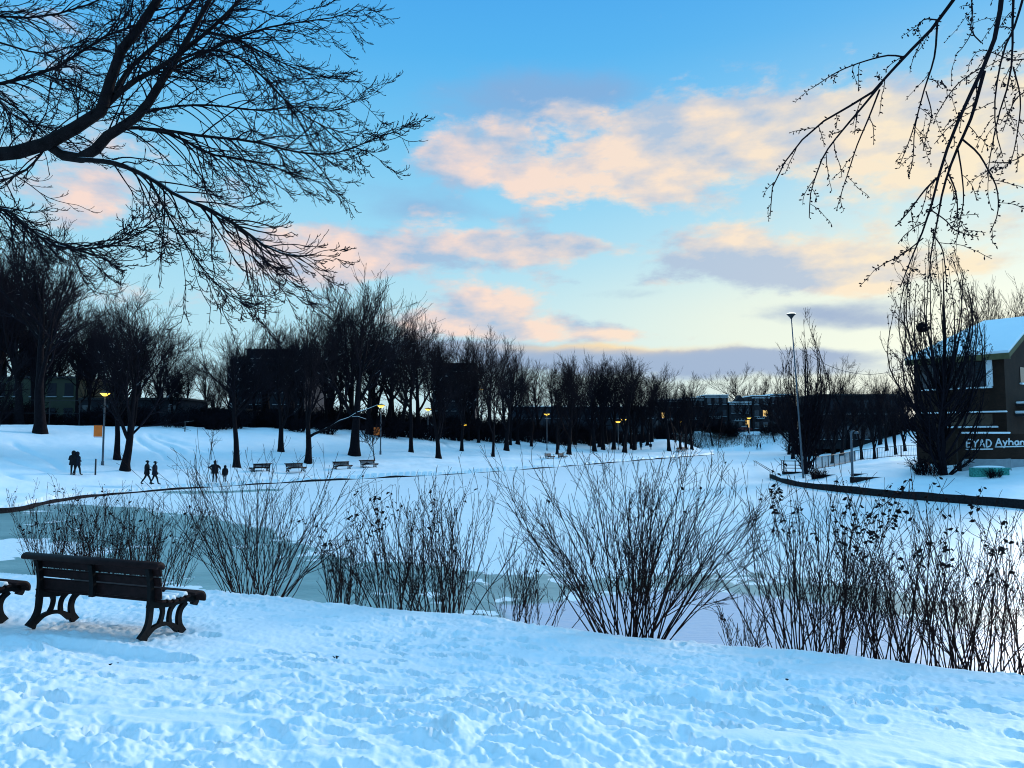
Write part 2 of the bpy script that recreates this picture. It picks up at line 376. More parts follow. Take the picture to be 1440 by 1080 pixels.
# ================================================================== GROUND
def build_ground():
    th = np.concatenate([np.arange(-180, -42, 3.0), np.arange(-42, 42, .094), np.arange(42, 180, 3.0)])
    th = np.radians(th)
    r = np.concatenate([[.4, 1.0, 1.6, 2.2, 2.7], 3.0*1.0052**np.arange(0, 340)]); r = r[r < 17]
    r = np.concatenate([r, 17*1.0062**np.arange(0, 420)]); r = r[r < 215]; r = np.concatenate([r, 215*1.09**np.arange(1, 36)])
    TH, RR = np.meshgrid(th, r, indexing='ij'); X, Y = np.sin(TH)*RR, np.cos(TH)*RR
    Z = h_base(X, Y)
    # ---- trampled foreground snow
    D = NX*X+NY*Y; S = NX*Y-NY*X
    nearm = (1-sstep(RR, 16, 22))*(1-sstep(D, CREST+.2, CREST+2.2)*.6)
    coarse = 1-sstep(RR, 5.5, 9)                                   # bigger lumps nearest the camera
    wx, wy = X+.25*fbm(X*1.1, Y*1.1, 31, 3), Y+.25*fbm(X*1.1+9, Y*1.1, 37, 3)
    S_, D_ = NX*wy-NY*wx, NX*wx+NY*wy; b1 = np.sqrt((fbm(S_*2.1, D_*3.4, 41, 3, .45)-.5)**2+.002)*2; b2 = np.sqrt((fbm(S_*6.0, D_*9.5, 47, 3, .5)-.5)**2+.003)*2
    b3 = fbm(X*15, Y*15, 53, 3, .6)-.5
    patch = sstep(fbm(X*.7, Y*.7, 61, 2), .42, .62)
    lump = (.095*b1+.062*b2)*(.30+.58*coarse)*(.40+.60*patch)+.042*b3*(.5+.5*patch)+.035*(vnoise(S*.9, D*4.5, 57)-.5)*(1-.5*coarse)+.12*(fbm(X*.55, Y*.55, 67, 2)-.5)
    smooth = np.zeros_like(X)
    for px, py, rx, ry in ((1285,1022,1.0,.42), (1080,1008,.5,.2), (250,1015,.9,.28)):
        c = flat(px, py, 2.15); q = ((X-c[0])/rx)**2+((Y-c[1])/ry)**2; smooth = np.maximum(smooth, np.exp(-q**2))
    lump = lump*(1-.88*smooth)+.02*smooth
    Z = Z+lump*nearm
    # ---- footprints and drag marks
    rng = np.random.default_rng(7); dep = np.zeros_like(Z)
    def stamp(cx, cy, ang, la, wa, depth):
        rr, t0 = math.hypot(cx, cy), math.atan2(cx, cy)
        if rr < 2.6 or abs(t0) > R(41): return
        e = la*2.2; i0, i1 = np.searchsorted(th, t0-e/rr), np.searchsorted(th, t0+e/rr); j0, j1 = np.searchsorted(r, rr-e), np.searchsorted(r, rr+e)
        x, y = X[i0:i1,j0:j1]-cx, Y[i0:i1,j0:j1]-cy
        u, v = (x*math.cos(ang)+y*math.sin(ang))/la, (-x*math.sin(ang)+y*math.cos(ang))/wa
        q = u**2+v**2+.35*(vnoise(X[i0:i1,j0:j1]*14, Y[i0:i1,j0:j1]*14, 3)-.5)
        dep[i0:i1,j0:j1] = np.maximum(dep[i0:i1,j0:j1]*.9, 0)*0+dep[i0:i1,j0:j1] - depth*(1-sstep(q, .6, 1.1)) + depth*.35*np.exp(-((q-1.6)/.5)**2)
    crest_ang = math.atan2(-NX, NY)
    for k in range(100):
        s0, dd = rng.uniform(-9, 8), rng.uniform(2.0, 9.8)
        ang = crest_ang+rng.normal(0, .35)+(math.pi if rng.random() < .5 else 0) if rng.random() < .72 else rng.uniform(0, 6.28)
        x, y = NX*dd-NY*s0*-1*-1, NY*dd+NX*s0
        for q in range(rng.integers(6, 22)):
            ang += rng.normal(0, .09); x += .36*math.cos(ang); y += .36*math.sin(ang)
            if NX*x+NY*y > CREST-.35: break
            o = .11*(1 if q % 2 else -1); stamp(x-o*math.sin(ang), y+o*math.cos(ang), ang+rng.normal(0, .2), rng.uniform(.12, .17), rng.uniform(.05, .075), rng.uniform(.015, .055))
    for px, py, ang, la, wa, de in ((265,1028,-.05,.55,.10,.08), (150,905,-.28,.9,.22,.07), (1060,985,-.5,.9,.07,.05), (700,1000,-.5,.6,.07,.05), (1150,1015,-.5,.9,.05,.05), (560,965,.1,.3,.1,.06), (880,1020,-.4,.6,.09,.06), (430,1000,.05,.4,.1,.06), (1000,1040,-.35,.7,.1,.06)):
        c = flat(px, py, 2.1); stamp(c[0], c[1], ang, la, wa, de)
    Z = Z+dep*nearm*(1-.9*smooth)
    # ---- far slopes: soft drifts, sledge tracks, the ledge of the path
    farm = sstep(RR, 30, 36)*(Z > .2)
    Z = Z+farm*(.40*(fbm(X*.16, Y*.16, 71, 3)-.5)+.22*(fbm(X*.6, Y*.6, 73, 4)-.5))
    d = seg_dist(X, Y, POND, True); left = (X < 15) & (Y > 25)
    Z = Z-np.where(left & farm.astype(bool), .16*np.exp(-((d-8.2-1.2*(fbm(X*.05, Y*.05, 77, 2)-.5))/.45)**2), 0)
    for (a, b) in (((-5,640),(85,668)), ((-10,660),(55,676)), ((15,620),(95,664)), ((215,610),(290,640)), ((225,612),(310,640)), ((600,610),(640,633)), ((690,620),(735,634)), ((190,612),(240,650)), ((205,608),(262,640))):
        A, Bq = ground(a[0], a[1])[:2], ground(b[0], b[1])[:2]; e = Bq-A; l = np.linalg.norm(e)
        if l < .5 or A[1] > 150 or Bq[1] > 150: continue
        e /= l; u = (X-A[0])*e[0]+(Y-A[1])*e[1]; v = -(X-A[0])*e[1]+(Y-A[1])*e[0]+.25*np.sin(u*.5)
        Z = Z-.22*np.exp(-(v/.36)**2)*sstep(u, 0, 2)*(1-sstep(u, l-2, l))*farm
    nt_, nr = X.shape
    V = np.stack([X, Y, Z], -1).reshape(-1, 3)
    i = np.arange(nt_)[:,None]; i2 = (i+1) % nt_; j = np.arange(nr-1)[None]
    Fq = np.stack([i*nr+j, i*nr+j+1, i2*nr+j+1, i2*nr+j], -1).reshape(-1, 4)
    tag(link('ground', mesh_np('ground', V, Fq, M['snow'])), 'trampled snow covering the park ground and its slopes', 'snowy ground', kind='structure')
build_ground()

def build_ice():
    th = np.radians(np.concatenate([np.arange(-62, -38, 1.), np.arange(-38, 38, .12), np.arange(38, 86, 1.5)]))
    r = 11*1.007**np.arange(0, 425)
    TH, RR = np.meshgrid(th, r, indexing='ij'); X, Y = np.sin(TH)*RR, np.cos(TH)*RR
    wx, wy = X+1.2*(fbm(X*.35, Y*.35, 81, 3)-.5), Y+1.6*(fbm(X*.35+5, Y*.35, 83, 3)-.5)
    # the open band of wet ice along the near shore
    band = [(-300,742,30),(0,736,26),(100,735,26),(210,748,34),(300,762,36),(420,790,30),(520,815,28),(700,828,20),(830,826,17),(950,821,15),(1060,826,17),(1180,838,18),(1300,855,22),(1440,876,24),(1750,915,26)]
    C = np.array([flat(a, b)[:2] for a, b, c in band]); up = np.array([flat(a, b-c)[:2] for a, b, c in band]); dn = np.array([flat(a, min(b+c, 960))[:2] for a, b, c in band])
    poly = np.vstack([up, dn[::-1]])
    sd = seg_dist(wx, wy, poly, True)*np.where(inside(wx, wy, poly), 1, -1)
    shore_l = np.array([flat(a, b)[:2] for a, b in ((-300,800),(0,784),(70,778),(130,760),(300,780),(470,790),(700,830),(840,850),(840,950),(-300,950))])
    s2 = seg_dist(wx, wy, shore_l, True)*np.where(inside(wx, wy, shore_l), 1, -1)
    strip = np.array([flat(a, b)[:2] for a, b in ((225,691),(300,690),(400,687),(395,690),(300,694),(230,695))])
    s3 = seg_dist(X, Y, strip, True)*np.where(inside(X, Y, strip), 1, -1)
    low = np.array([flat(a, b)[:2] for a, b in ((700,850),(830,845),(950,833),(1060,838),(1180,852),(1300,874),(1440,898),(1800,940),(1800,1080),(700,1080))])
    thin = sstep(seg_dist(wx, wy, low, True)*np.where(inside(wx, wy, low), 1, -1), -.25, .25)
    bare = np.maximum(np.maximum(sd*1.3, s2*1.3), np.maximum(s3*3, (thin-.5)*4)); bare = np.clip(bare, -3, 2.2)
    isl = fbm(X*.42+.5*fbm(X, Y, 93, 2), Y*.6, 91, 5, .6); bare = bare-2.4*sstep(isl, .58, .72)*(1-thin)-1.6*sstep(vnoise(X*1.9, Y*1.5, 94)*.6+vnoise(X*4, Y*3, 96)*.4, .70, .80)*(1-thin)          # snow-covered floes
    wind = fbm(X*.06, Y*.55, 95, 4); bare = np.maximum(bare, np.where((Y > 30) & (X > 4), -.55-3.0*(1-sstep(wind, .62, .74)), -9))
    n, m = X.shape; V = np.stack([X, Y, 0*X], -1).reshape(-1, 3)
    i = np.arange(n-1)[:,None]; j = np.arange(m-1)[None]
    me = mesh_np('ice', V, np.stack([i*m+j, i*m+j+1, (i+1)*m+j+1, (i+1)*m+j], -1).reshape(-1, 4), M['ice'])
    for nm, a in (('bare', bare), ('thin', thin)):
        at_ = me.attributes.new(nm, 'FLOAT', 'POINT'); at_.data.foreach_set('value', np.ascontiguousarray(a.ravel(), np.float32))
    tag(link('ice', me), 'frozen pond, snow covered with a grey green band of bare ice', 'frozen pond', kind='structure')
build_ice()

def kerb(line, w, h0, h1, label):
    P = np.array(line); T = np.gradient(P, axis=0); T /= np.linalg.norm(T, axis=1)[:,None]; Nn = np.stack([-T[:,1], T[:,0]], 1)
    mb = MB(); n = len(P); V = []
    for i in range(n):
        hh = h1[i] if not np.isscalar(h1) else h1; hh += .09*(vnoise(P[i,0]*.6, P[i,1]*.6, 9)-.5); sdv = w/2
        a, b = P[i]+Nn[i]*sdv, P[i]-Nn[i]*sdv; V += [(a[0],a[1],h0),(b[0],b[1],h0),(b[0],b[1],hh-.03),(b[0]+Nn[i,0]*.04,b[1]+Nn[i,1]*.04,hh),(a[0],a[1],hh)]
    mb.poly(V, [(5*i+j, 5*i+(j+1) % 5, 5*i+5+(j+1) % 5, 5*i+5+j) for i in range(n-1) for j in range(5)]+[(4,3,2,1,0), tuple(5*n-5+j for j in range(5))])
    tag(link('kerb', mb.mesh('kerb', M['stone'])), label, 'pond kerb', kind='structure')
fine_l = smooth_line(RIM_L, 4); fine_r = smooth_line(RIM_R, 4)
kl_ = np.linspace(0, 1, len(fine_l)); kerb(fine_l, .40, -.3, np.interp(kl_, [0,.3,.42,.55,1], [.34,.30,.17,.11,.13])+np.interp(kl_, [0,.3,1], [.14,.30,.34])*(fbm(fine_l[:,0]*.22, fine_l[:,1]*.22, 12, 3)-.5), 'long dark stone kerb along the far side of the pond')
kerb(fine_r, .55, -.3, .12*(fbm(fine_r[:,0]*.5, fine_r[:,1]*.5, 14, 3)-.5)+np.clip(.40+.16*np.arange(len(fine_r))/len(fine_r)*2, .4, .56), 'dark stone kerb along the pond edge in front of the brick building')

# ================================================================== FOREGROUND BENCHES
def make_bench(label, cat_='bench'):
    t = thing('park_bench', label, cat_)
    for x in (-.825, .825):                       # cast iron end frames: x is along the bench, u forward, v up
        f = MB(); a, b = x-.022, x+.022
        f.ribbon([(0,0),(.045,.09),(.075,.2),(.07,.38)], [.13,.075,.065,.07], a, b)
        f.ribbon([(.05,.05),(.15,.115),(.27,.14),(.40,.12),(.52,.05)], [.07,.045,.042,.045,.07], a-.002, b+.002)
        f.ribbon([(.60,0),(.545,.09),(.52,.19),(.54,.28),(.61,.345)], [.11,.07,.06,.06,.06], a, b)
        f.ribbon([(.225,.13),(.255,.21),(.26,.29),(.225,.37)], [.055,.045,.045,.06], a+.003, b-.003)
        f.ribbon([(.385,.12),(.37,.21),(.385,.29),(.45,.37)], [.055,.045,.045,.06], a+.003, b-.003)
        f.ribbon([(.04,.385),(.2,.365),(.38,.365),(.55,.395),(.66,.41),(.735,.385),(.755,.34),(.745,.30)], [.09,.08,.08,.10,.125,.13,.10,.07], a-.004, b+.004)
        f.ribbon([(.075,.36),(.055,.52),(.02,.66),(-.025,.78)], [.075,.055,.05,.045], a-.002, b+.002)
        link('end_frame', f.mesh('end_frame', M['iron'], False, .004), t)
    def plank(name, u0, v0, u1, v1, th, x0, x1, nrm):
        c = (np.array([u0,v0])+np.array([u1,v1]))/2; d = np.array([u1-u0,v1-v0]); l = np.linalg.norm(d); d /= l; n_ = np.array([-d[1],d[0]])
        P = []
        for x in (x0, x1):
            for s, q in ((-1,-1),(1,-1),(1,1),(-1,1)): p = c+d*s*l/2+n_*q*th/2; P.append((x,p[0],p[1]))
        m = MB().poly(P, [(3,2,1,0),(4,5,6,7),(0,1,5,4),(1,2,6,5),(2,3,7,6),(3,0,4,7)])
        return link(name, m.mesh(name, M['plank'], False, .008), t)
    plank('back_slat', .118, .43, .098, .555, .034, -.93, .93, 1)
    plank('back_slat', .096, .572, .070, .668, .034, -.93, .93, 1)
    plank('back_slat', .066, .684, .028, .775, .034, -.95, .95, 1)
    rl = MB(); rl.ribbon([(.028,.77),(.010,.805),(-.03,.822),(-.068,.808),(-.082,.775)], [.036,.05,.055,.05,.03], -1.0, 1.0)
    top = link('top_rail', rl.mesh('top_rail', M['plank'], True), t)
    for k, (u, v) in enumerate(((.14,.408),(.235,.396),(.33,.394),(.425,.405),(.52,.428))):
        plank('seat_slat', u-.038, v+(.004 if k < 2 else -.006), u+.038, v+(-.002 if k < 2 else .008), .03, -.95, .95, 1)
    fr = MB(); fr.ribbon([(.575,.445),(.65,.462),(.715,.45),(.757,.41),(.765,.355)], [.03,.04,.045,.042,.03], -.97, .97); link('seat_roll', fr.mesh('seat_roll', M['plank'], True), t)
    st = MB().ribbon([(.05,.40),(.04,.52),(.005,.67),(-.02,.76)], [.05,.045,.04,.04], -.03, .03); link('back_strap', st.mesh('back_strap', M['iron']), t)
    sn = MB()
    rng = random.Random(4)
    for x0, x1, u, v in ((.55,.93,.19,.415),(.60,.93,.285,.409),(.52,.90,.38,.413),(.66,.93,.47,.428),(-.9,-.2,.19,.415),(-.85,.1,.285,.409),(-.9,.35,.38,.413)):
        sn.ribbon([(u-.042,v),(u-.015,v+.032),(u+.015,v+.034),(u+.042,v+.004)], [.015,.04,.04,.015], x0, x1)
    link('snow_strip', sn.mesh('snow_strip', M['snow'], True), t)
    return t
LEN = np.array([.947, -.32]); FWD = np.array([.32, .947])
c_rear = np.array([-5.61, 8.78])+LEN*.825
def seat_bench(o, c, fwd_ang):
    z = hz(c[0], c[1]); o.location = (c[0], c[1], z-.015)
    o.rotation_euler = (0, 0, fwd_ang)
bench = make_bench('dark slatted bench with cast iron ends, seen whole from behind in the snow')
bench['group'] = 'benches on the near bank'
rzb = math.atan2(LEN[1], LEN[0])
cz = c_rear+FWD*.3
sx_ = (hz(*(c_rear+LEN*.8))-hz(*(c_rear-LEN*.8)))/1.6; sy_ = (hz(*(c_rear+FWD*.6))-hz(*c_rear))/.6
def lay(o, c, z):
    xa = Vector((LEN[0], LEN[1], sx_)).normalized(); ya = Vector((FWD[0], FWD[1], sy_)); za = xa.cross(ya).normalized(); ya = za.cross(xa)
    o.rotation_euler = Matrix((xa, ya, za)).transposed().to_euler(); o.location = (c[0], c[1], z)
lay(bench, c_rear, hz(*c_rear)-.02)
c2 = c_rear+np.array([-2.27, .27])
bench2 = dup(bench, label='second bench cut off by the left edge of the picture, only its curled end showing', group='benches on the near bank')
lay(bench2, c2, hz(*c2)-.02)

# far benches on the path
fb = [(369,664,'first from the left of the four benches beyond the pond, tallest and seen from behind',0), (413,663,'second from the left of the four benches beyond the pond, snow on its seat',0), (479,660,'third from the left of the four benches beyond the pond, just beyond the widest gap',0), (516,657.5,'fourth of the benches beyond the pond, below the small round sapling',0),
      (770,645.5,'left one of the two small dark benches beyond the pond above the big bare shrub',0), (788,645,'right one of the two small dark benches beyond the pond above the big bare shrub',0), (953,635.5,'left one of two tiny benches by the far clump of tree trunks',1), (961,634.5,'right one of two tiny benches by the far clump of tree trunks',1)]
for px, py, lb, k in fb:
    p = ground(px, py); f = RIM_L[np.argmin(((RIM_L-p[:2])**2).sum(1))]-p[:2]
    i = np.argmin(((RIM_L-p[:2])**2).sum(1)); tn = RIM_L[min(i+1, len(RIM_L)-1)]-RIM_L[i-1]; ang = math.atan2(tn[1], tn[0])+math.pi
    if px == 369: ang += math.pi+.1
    b = dup(bench, loc=p-np.array([0,0,.03]), rz=ang, label=lb, group='benches along the far path'); b.rotation_euler = (0, 0, ang)

# ================================================================== FOREGROUND TREES (traced limbs)
def limb(pix, depth, r0, r1, n=14):
    """pixel polyline -> 3D polyline; depth given at a few stations"""
    P = smooth_line([(a, b) for a, b in pix], 6); s = np.concatenate([[0], np.cumsum(np.linalg.norm(np.diff(P, axis=0), axis=1))]); s /= s[-1]
    q = np.linspace(0, 1, n); px, py = np.interp(q, s, P[:,0]), np.interp(q, s, P[:,1]); Y = np.interp(q, np.linspace(0, 1, len(depth)), depth)
    return np.array([at(a, b, y) for a, b, y in zip(px, py, Y)]), r0+(r1-r0)*q
def left_tree():
    rng = np.random.default_rng(21); px1 = 7/1040.
    base = np.array([-7.9, 7.0]); zb = hz(*base)
    trunk = np.array([[[-7.9,7.0,zb-.3],[-7.88,7.0,zb+.6],[-7.9,7.02,zb+1.6],[-7.86,7.0,zb+2.8],[-7.8,7.0,zb+4.0],[-7.75,7.05,zb+5.2],[-7.7,7.1,zb+6.6],[-7.75,7.2,zb+8.2]]])
    Rt = np.array([[.40,.30,.28,.26,.25,.20,.15,.09]])
    j = tuple(trunk[0,4]); jp = (-330, 262)
    A = [limb([(-455,330),(-300,262),(-120,228),(0,217),(35,212),(70,200),(100,183),(130,168),(147,148),(155,115),(170,72),(195,40),(215,10),(245,-40),(290,-120)], [7,7,7,6.9,6.6,6.2], .118, .020, 22),
         limb([(70,204),(95,221),(115,222),(132,213),(150,192),(185,170),(205,150),(230,110),(250,80),(275,35),(300,-10),(330,-70)], [7,6.8,6.6,6.9,7.2], .056, .014, 18),
         limb([(105,224),(160,229),(210,250),(250,275),(300,297),(340,322),(380,350),(420,361),(445,357)], [6.9,6.4,6.0,5.8], .026, .005, 16),
         limb([(172,180),(190,179),(245,190),(290,215),(330,222),(380,233),(420,248),(460,258)], [7,7.4,7.7], .019, .004),
         limb([(196,181),(230,183),(290,192),(350,198),(420,214),(470,216),(520,198),(550,187)], [7,6.6,6.3], .017, .004),
         limb([(135,165),(160,138),(190,113),(225,95),(270,62),(310,28),(345,-10),(380,-60)], [6.9,6.5,6.1], .028, .008),
         limb([(160,133),(180,100),(205,75),(240,45),(265,12),(290,-40)], [6.9,7.3,7.7], .026, .008),
         limb([(238,100),(280,78),(330,55),(380,38),(430,30),(480,22),(505,5)], [6.9,7.1,7.4], .015, .004),
         limb([(250,85),(300,70),(350,90),(400,140),(450,175),(500,192)], [7,6.7,6.5], .013, .004),
         limb([(-330,262),(-180,160),(-60,125),(0,118),(30,109),(65,103),(100,82),(160,45),(230,24),(300,-15)], [7,7.5,8,8.2], .036, .006, 18),
         limb([(62,105),(100,118),(142,136)], [7.9,7.4,7.0], .012, .009, 8),
         limb([(-330,262),(-160,280),(0,293),(40,320),(75,346),(120,351),(165,342),(215,318)], [7,6.5,6.1,6.0], .030, .004, 16),
         limb([(-120,100),(-30,120),(0,140),(15,160),(40,172),(80,181)], [8,7.5,7.0], .018, .007, 10),
         limb([(66,204),(55,220),(38,238),(15,250),(-20,262)], [7,6.8,6.6], .012, .006, 8),
         limb([(210,252),(235,300),(262,345),(300,395),(330,420),(360,432)], [6.4,6.1,5.9], .009, .003),
         limb([(300,298),(330,340),(365,370),(385,395),(400,412)], [6.0,6.2,6.4], .008, .003),
         limb([(200,160),(240,150),(300,148),(360,155),(420,150),(470,152),(515,135)], [6.9,7.3,7.6], .013, .004),
         limb([(275,40),(330,55),(390,85),(440,105),(490,112)], [7,7.3,7.6], .011, .004),
         limb([(-330,240),(-200,60),(-80,20),(40,25),(120,8),(200,-30)], [7,8,8.8], .03, .006, 16),
         limb([(0,60),(60,75),(110,60),(170,20)], [8.3,8.5,8.6], .012, .004, 10)]
    main = [tubes(trunk, Rt, 12)]+[tubes(P[None], r[None], 8) for P, r in A]
    # a few big limbs of the half of the crown outside the picture
    a, d, L, rr = spawn(rng, trunk, Rt, 7, .55, 1, .7, .2, .5, .6); d[:,0] -= .5; d = unit(d)
    G = grow(rng, a, d, L, 10, .1, lambda t: .06); RG = taper(rr, 10, .2, .012); main.append(tubes(G, RG, 6))
    # side branches and twigs
    tw = []; lens = [np.linalg.norm(np.diff(P, axis=0), axis=1).sum() for P, r in A]
    subs = []; subr = []
    for i, ((P, r), l) in enumerate(zip(A, lens)):
        m = max(5, int(l*(13.0 if i > 0 else 7.0)))
        t0 = .40 if i == 0 else (.5 if i in (9, 11, 18) else .22 if i == 1 else .12)
        a, d, L, rr = spawn(rng, P[None], r[None], m, t0, 1.0, .62, .22, 0, .62, .58, labs=.88 if i not in (0, 1) else 1.1)
        d[:,0] += .10; d[:,2] -= .08; d = unit(d)
        S = grow(rng, a, d, L, 12, .055, lambda t: -.075 if t < .62 else .15); subs.append(S); subr.append(taper(np.minimum(rr, .0078), 12, .35, .0029))
    S = np.concatenate(subs); SR = np.concatenate(subr); tw.append(tubes(S, SR, 5))
    ends = np.concatenate([P[-8:][None] for P, r in A]); er = np.concatenate([r[-8:][None] for P, r in A])
    S_all = np.concatenate([S[:,4:], ends]); SR_all = np.concatenate([SR[:,4:], er])
    a, d, L, rr = spawn(rng, S_all, SR_all, 7, .05, 1.0, .55, .2, .42, .75, .3); d[:,0] += .1; d = unit(d)
    T = grow(rng, a, d, L, 9, .06, lambda t: -.07 if t < .55 else .17); TR = taper(np.minimum(rr, .0048), 9, .5, .0028); tw.append(tubes(T, TR, 4))
    a, d, L, rr = spawn(rng, T, TR, 3, .3, 1.0, .6, .2, .36, .85, .2)
    T2 = grow(rng, a, d, L, 6, .07, lambda t: .13); TR2 = taper(rr, 6, .8, .0026); tw.append(tubes(T2, TR2, 3))
    t = thing('park_tree', 'big bare tree whose limb reaches in at the upper left corner, snow in its fork', 'tree', (base[0], base[1], zb))
    off = np.array([base[0], base[1], zb])
    V, Fq = cat(main); link('trunk', mesh_np('trunk', V-off, Fq, M['limb_bark']), t)
    V, Fq = cat(tw); link('crown', mesh_np('crown', V-off, Fq, M['twig']), t)
    # snow lying in the fork and along the top of the big limb
    sb = MB()
    for (P, r), q0, q1, f in ((A[1], 1, 7, .55), (A[0], 6, 13, .5), (A[2], 1, 4, .5)):
        Q = P[q0:q1].copy(); rr = r[q0:q1]; Q[:,2] += rr*.62; w = rr*f*np.sin(np.linspace(.25, math.pi-.25, len(Q))); sb.tube(Q-off, np.maximum(w, .004), 8)
    link('snow_cap', sb.mesh('snow_cap', M['snow'], True), t)
left_tree()

def right_tree():
    rng = np.random.default_rng(33)
    base = np.array([6.3, 4.3]); zb = hz(*base); off = np.array([base[0], base[1], zb])
    trunk = np.array([[[6.3,4.3,zb-.3],[6.28,4.3,zb+.8],[6.2,4.35,zb+2.2],[6.1,4.4,zb+3.6],[6.0,4.5,zb+5.0],[5.95,4.5,zb+6.4],[5.9,4.55,zb+7.8]]]); Rt = np.array([[.30,.22,.19,.17,.14,.10,.05]])
    A = [limb([(1850,-420),(1640,-300),(1450,-150),(1345,-5),(1322,22),(1300,55),(1270,80),(1240,117),(1215,139),(1190,152),(1150,176),(1125,200),(1105,226),(1090,252),(1083,280),(1083,304)], [4.6,4.6,4.7,4.8], .027, .0028, 28),
         limb([(1240,117),(1213,150),(1185,183),(1160,216),(1148,246),(1140,272),(1138,306)], [4.72,4.6,4.5], .008, .0026),
         limb([(1237,126),(1222,165),(1205,205),(1195,236),(1185,266),(1176,297)], [4.72,4.8,4.9], .006, .0024),
         limb([(1270,80),(1248,78),(1210,88),(1180,100),(1160,112),(1142,124)], [4.7,4.6,4.5], .006, .0024),
         limb([(1318,33),(1314,80),(1300,125),(1290,162),(1279,197),(1265,232)], [4.65,4.7,4.8], .007, .0024),
         limb([(1293,150),(1286,185),(1284,222),(1278,248)], [4.7,4.6,4.5], .004, .0024),
         limb([(1302,128),(1310,160),(1303,190),(1298,212)], [4.7,4.75,4.8], .004, .0024, 10),
         limb([(1318,28),(1298,28),(1285,50)], [4.6,4.55,4.5], .005, .003, 8),
         limb([(1800,-520),(1600,-400),(1450,-180),(1408,-10),(1407,10),(1400,50),(1385,90),(1365,132),(1345,176),(1330,215),(1318,255),(1308,295),(1292,340),(1278,372),(1266,404)], [4.6,4.4,4.3,4.2], .033, .0028, 28),
         limb([(1384,100),(1366,165),(1348,205),(1335,238),(1325,272),(1318,312),(1310,352),(1306,392)], [4.3,4.35,4.4], .011, .0026),
         limb([(1352,195),(1375,215),(1390,240),(1402,266),(1403,300),(1392,328)], [4.3,4.25,4.2], .006, .0024),
         limb([(1318,250),(1300,268),(1280,295),(1260,318)], [4.3,4.2,4.1], .006, .0024),
         limb([(1333,242),(1344,270),(1346,300),(1338,322)], [4.3,4.35,4.4], .005, .0024),
         limb([(1346,205),(1352,240),(1355,280),(1350,310),(1346,335)], [4.3,4.4,4.45], .005, .0024),
         limb([(1310,296),(1330,310),(1345,325),(1376,333)], [4.25,4.3,4.3], .004, .0024, 10),
         limb([(1298,335),(1270,357),(1245,370),(1230,380)], [4.25,4.2,4.2], .004, .0024, 10),
         limb([(1312,330),(1325,350),(1330,385),(1332,410)], [4.3,4.4,4.5], .004, .0024, 10),
         limb([(1560,-250),(1440,-60),(1425,0),(1424,60),(1420,110),(1405,160),(1395,205),(1388,250)], [4.6,4.6,4.7], .014, .0026, 18),
         limb([(1500,-100),(1445,-20),(1430,30),(1412,70),(1400,130),(1400,180),(1410,220)], [4.5,4.5,4.4], .010, .0026),
         limb([(1500,60),(1450,80),(1430,85),(1410,80),(1385,70),(1368,75)], [4.6,4.6,4.6], .006, .0024, 10),
         limb([(1380,60),(1365,42),(1368,15),(1362,-20)], [4.4,4.5,4.6], .004, .003, 8),
         limb([(1375,-30),(1366,5),(1368,40),(1355,65),(1343,78)], [4.8,4.8,4.8], .004, .0024, 10),
         limb([(1385,92),(1350,115),(1330,140),(1315,165)], [4.3,4.2,4.1], .004, .0024, 10),
         limb([(1425,95),(1435,140),(1430,190),(1420,230),(1400,240)], [4.65,4.6,4.6], .005, .0024, 12),
         limb([(1470,120),(1440,130),(1425,145),(1410,185)], [4.6,4.6,4.5], .005, .0024, 10),
         limb([(1500,190),(1445,215),(1420,228),(1390,228)], [4.5,4.5,4.5], .005, .0024, 10)]
    main = [tubes(trunk, Rt, 12)]+[tubes(P[None], r[None], 7) for P, r in A]
    a, d, L, rr = spawn(rng, trunk, Rt, 7, .5, 1, .8, .2, .42, .55); d[:,0] = np.abs(d[:,0])+.8; d[:,2] = np.abs(d[:,2]); d = unit(d)
    G = grow(rng, a, d, L*.8, 10, .06, lambda t: .0); main.append(tubes(G, taper(rr, 10, .2, .01), 6))
    tw = []; S = []; SR = []
    for i, (P, r) in enumerate(A):
        l = np.linalg.norm(np.diff(P, axis=0), axis=1).sum()
        t0 = .62 if i in (0, 8) else .45 if i in (17, 18) else .15; m = max(2, int(l*(1-t0)*7.5))
        a, d, L, rr = spawn(rng, P[None], r[None], m, t0, 1, .75, .25, 0, .6, .4, labs=.28)
        S.append(grow(rng, a, d, L, 8, .14, lambda t: -.10 if t > .2 else .02)); SR.append(taper(np.minimum(rr, .0032), 8, .6, .0018))
    S = np.concatenate(S); SR = np.concatenate(SR); tw.append(tubes(S, SR, 4))
    # buds on short stalks
    ends = np.concatenate([P[-8:][None] for P, r in A]); er = np.concatenate([r[-8:][None] for P, r in A])
    Q = np.concatenate([S, ends, ends]); QR = np.concatenate([SR, er, er])
    a, d, L, rr = spawn(rng, Q, QR, 8, .1, 1, 1.0, .3, 0, .7, .0, labs=.024)
    B = grow(rng, a, d, L, 5, .12, lambda t: 0); BR = np.tile(np.array([[.0013,.0013,.0036,.0040,.001]]), (len(B), 1))*rng.uniform(.7, 1.3, (len(B), 1)); tw.append(tubes(B, BR, 5))
    t = thing('park_tree', 'tree whose thin drooping budded branches hang in at the upper right corner', 'tree', tuple(off))
    V, Fq = cat(main); link('trunk', mesh_np('trunk', V-off, Fq, M['twig']), t)
    V, Fq = cat(tw); link('crown', mesh_np('crown', V-off, Fq, M['twig']), t)
right_tree()

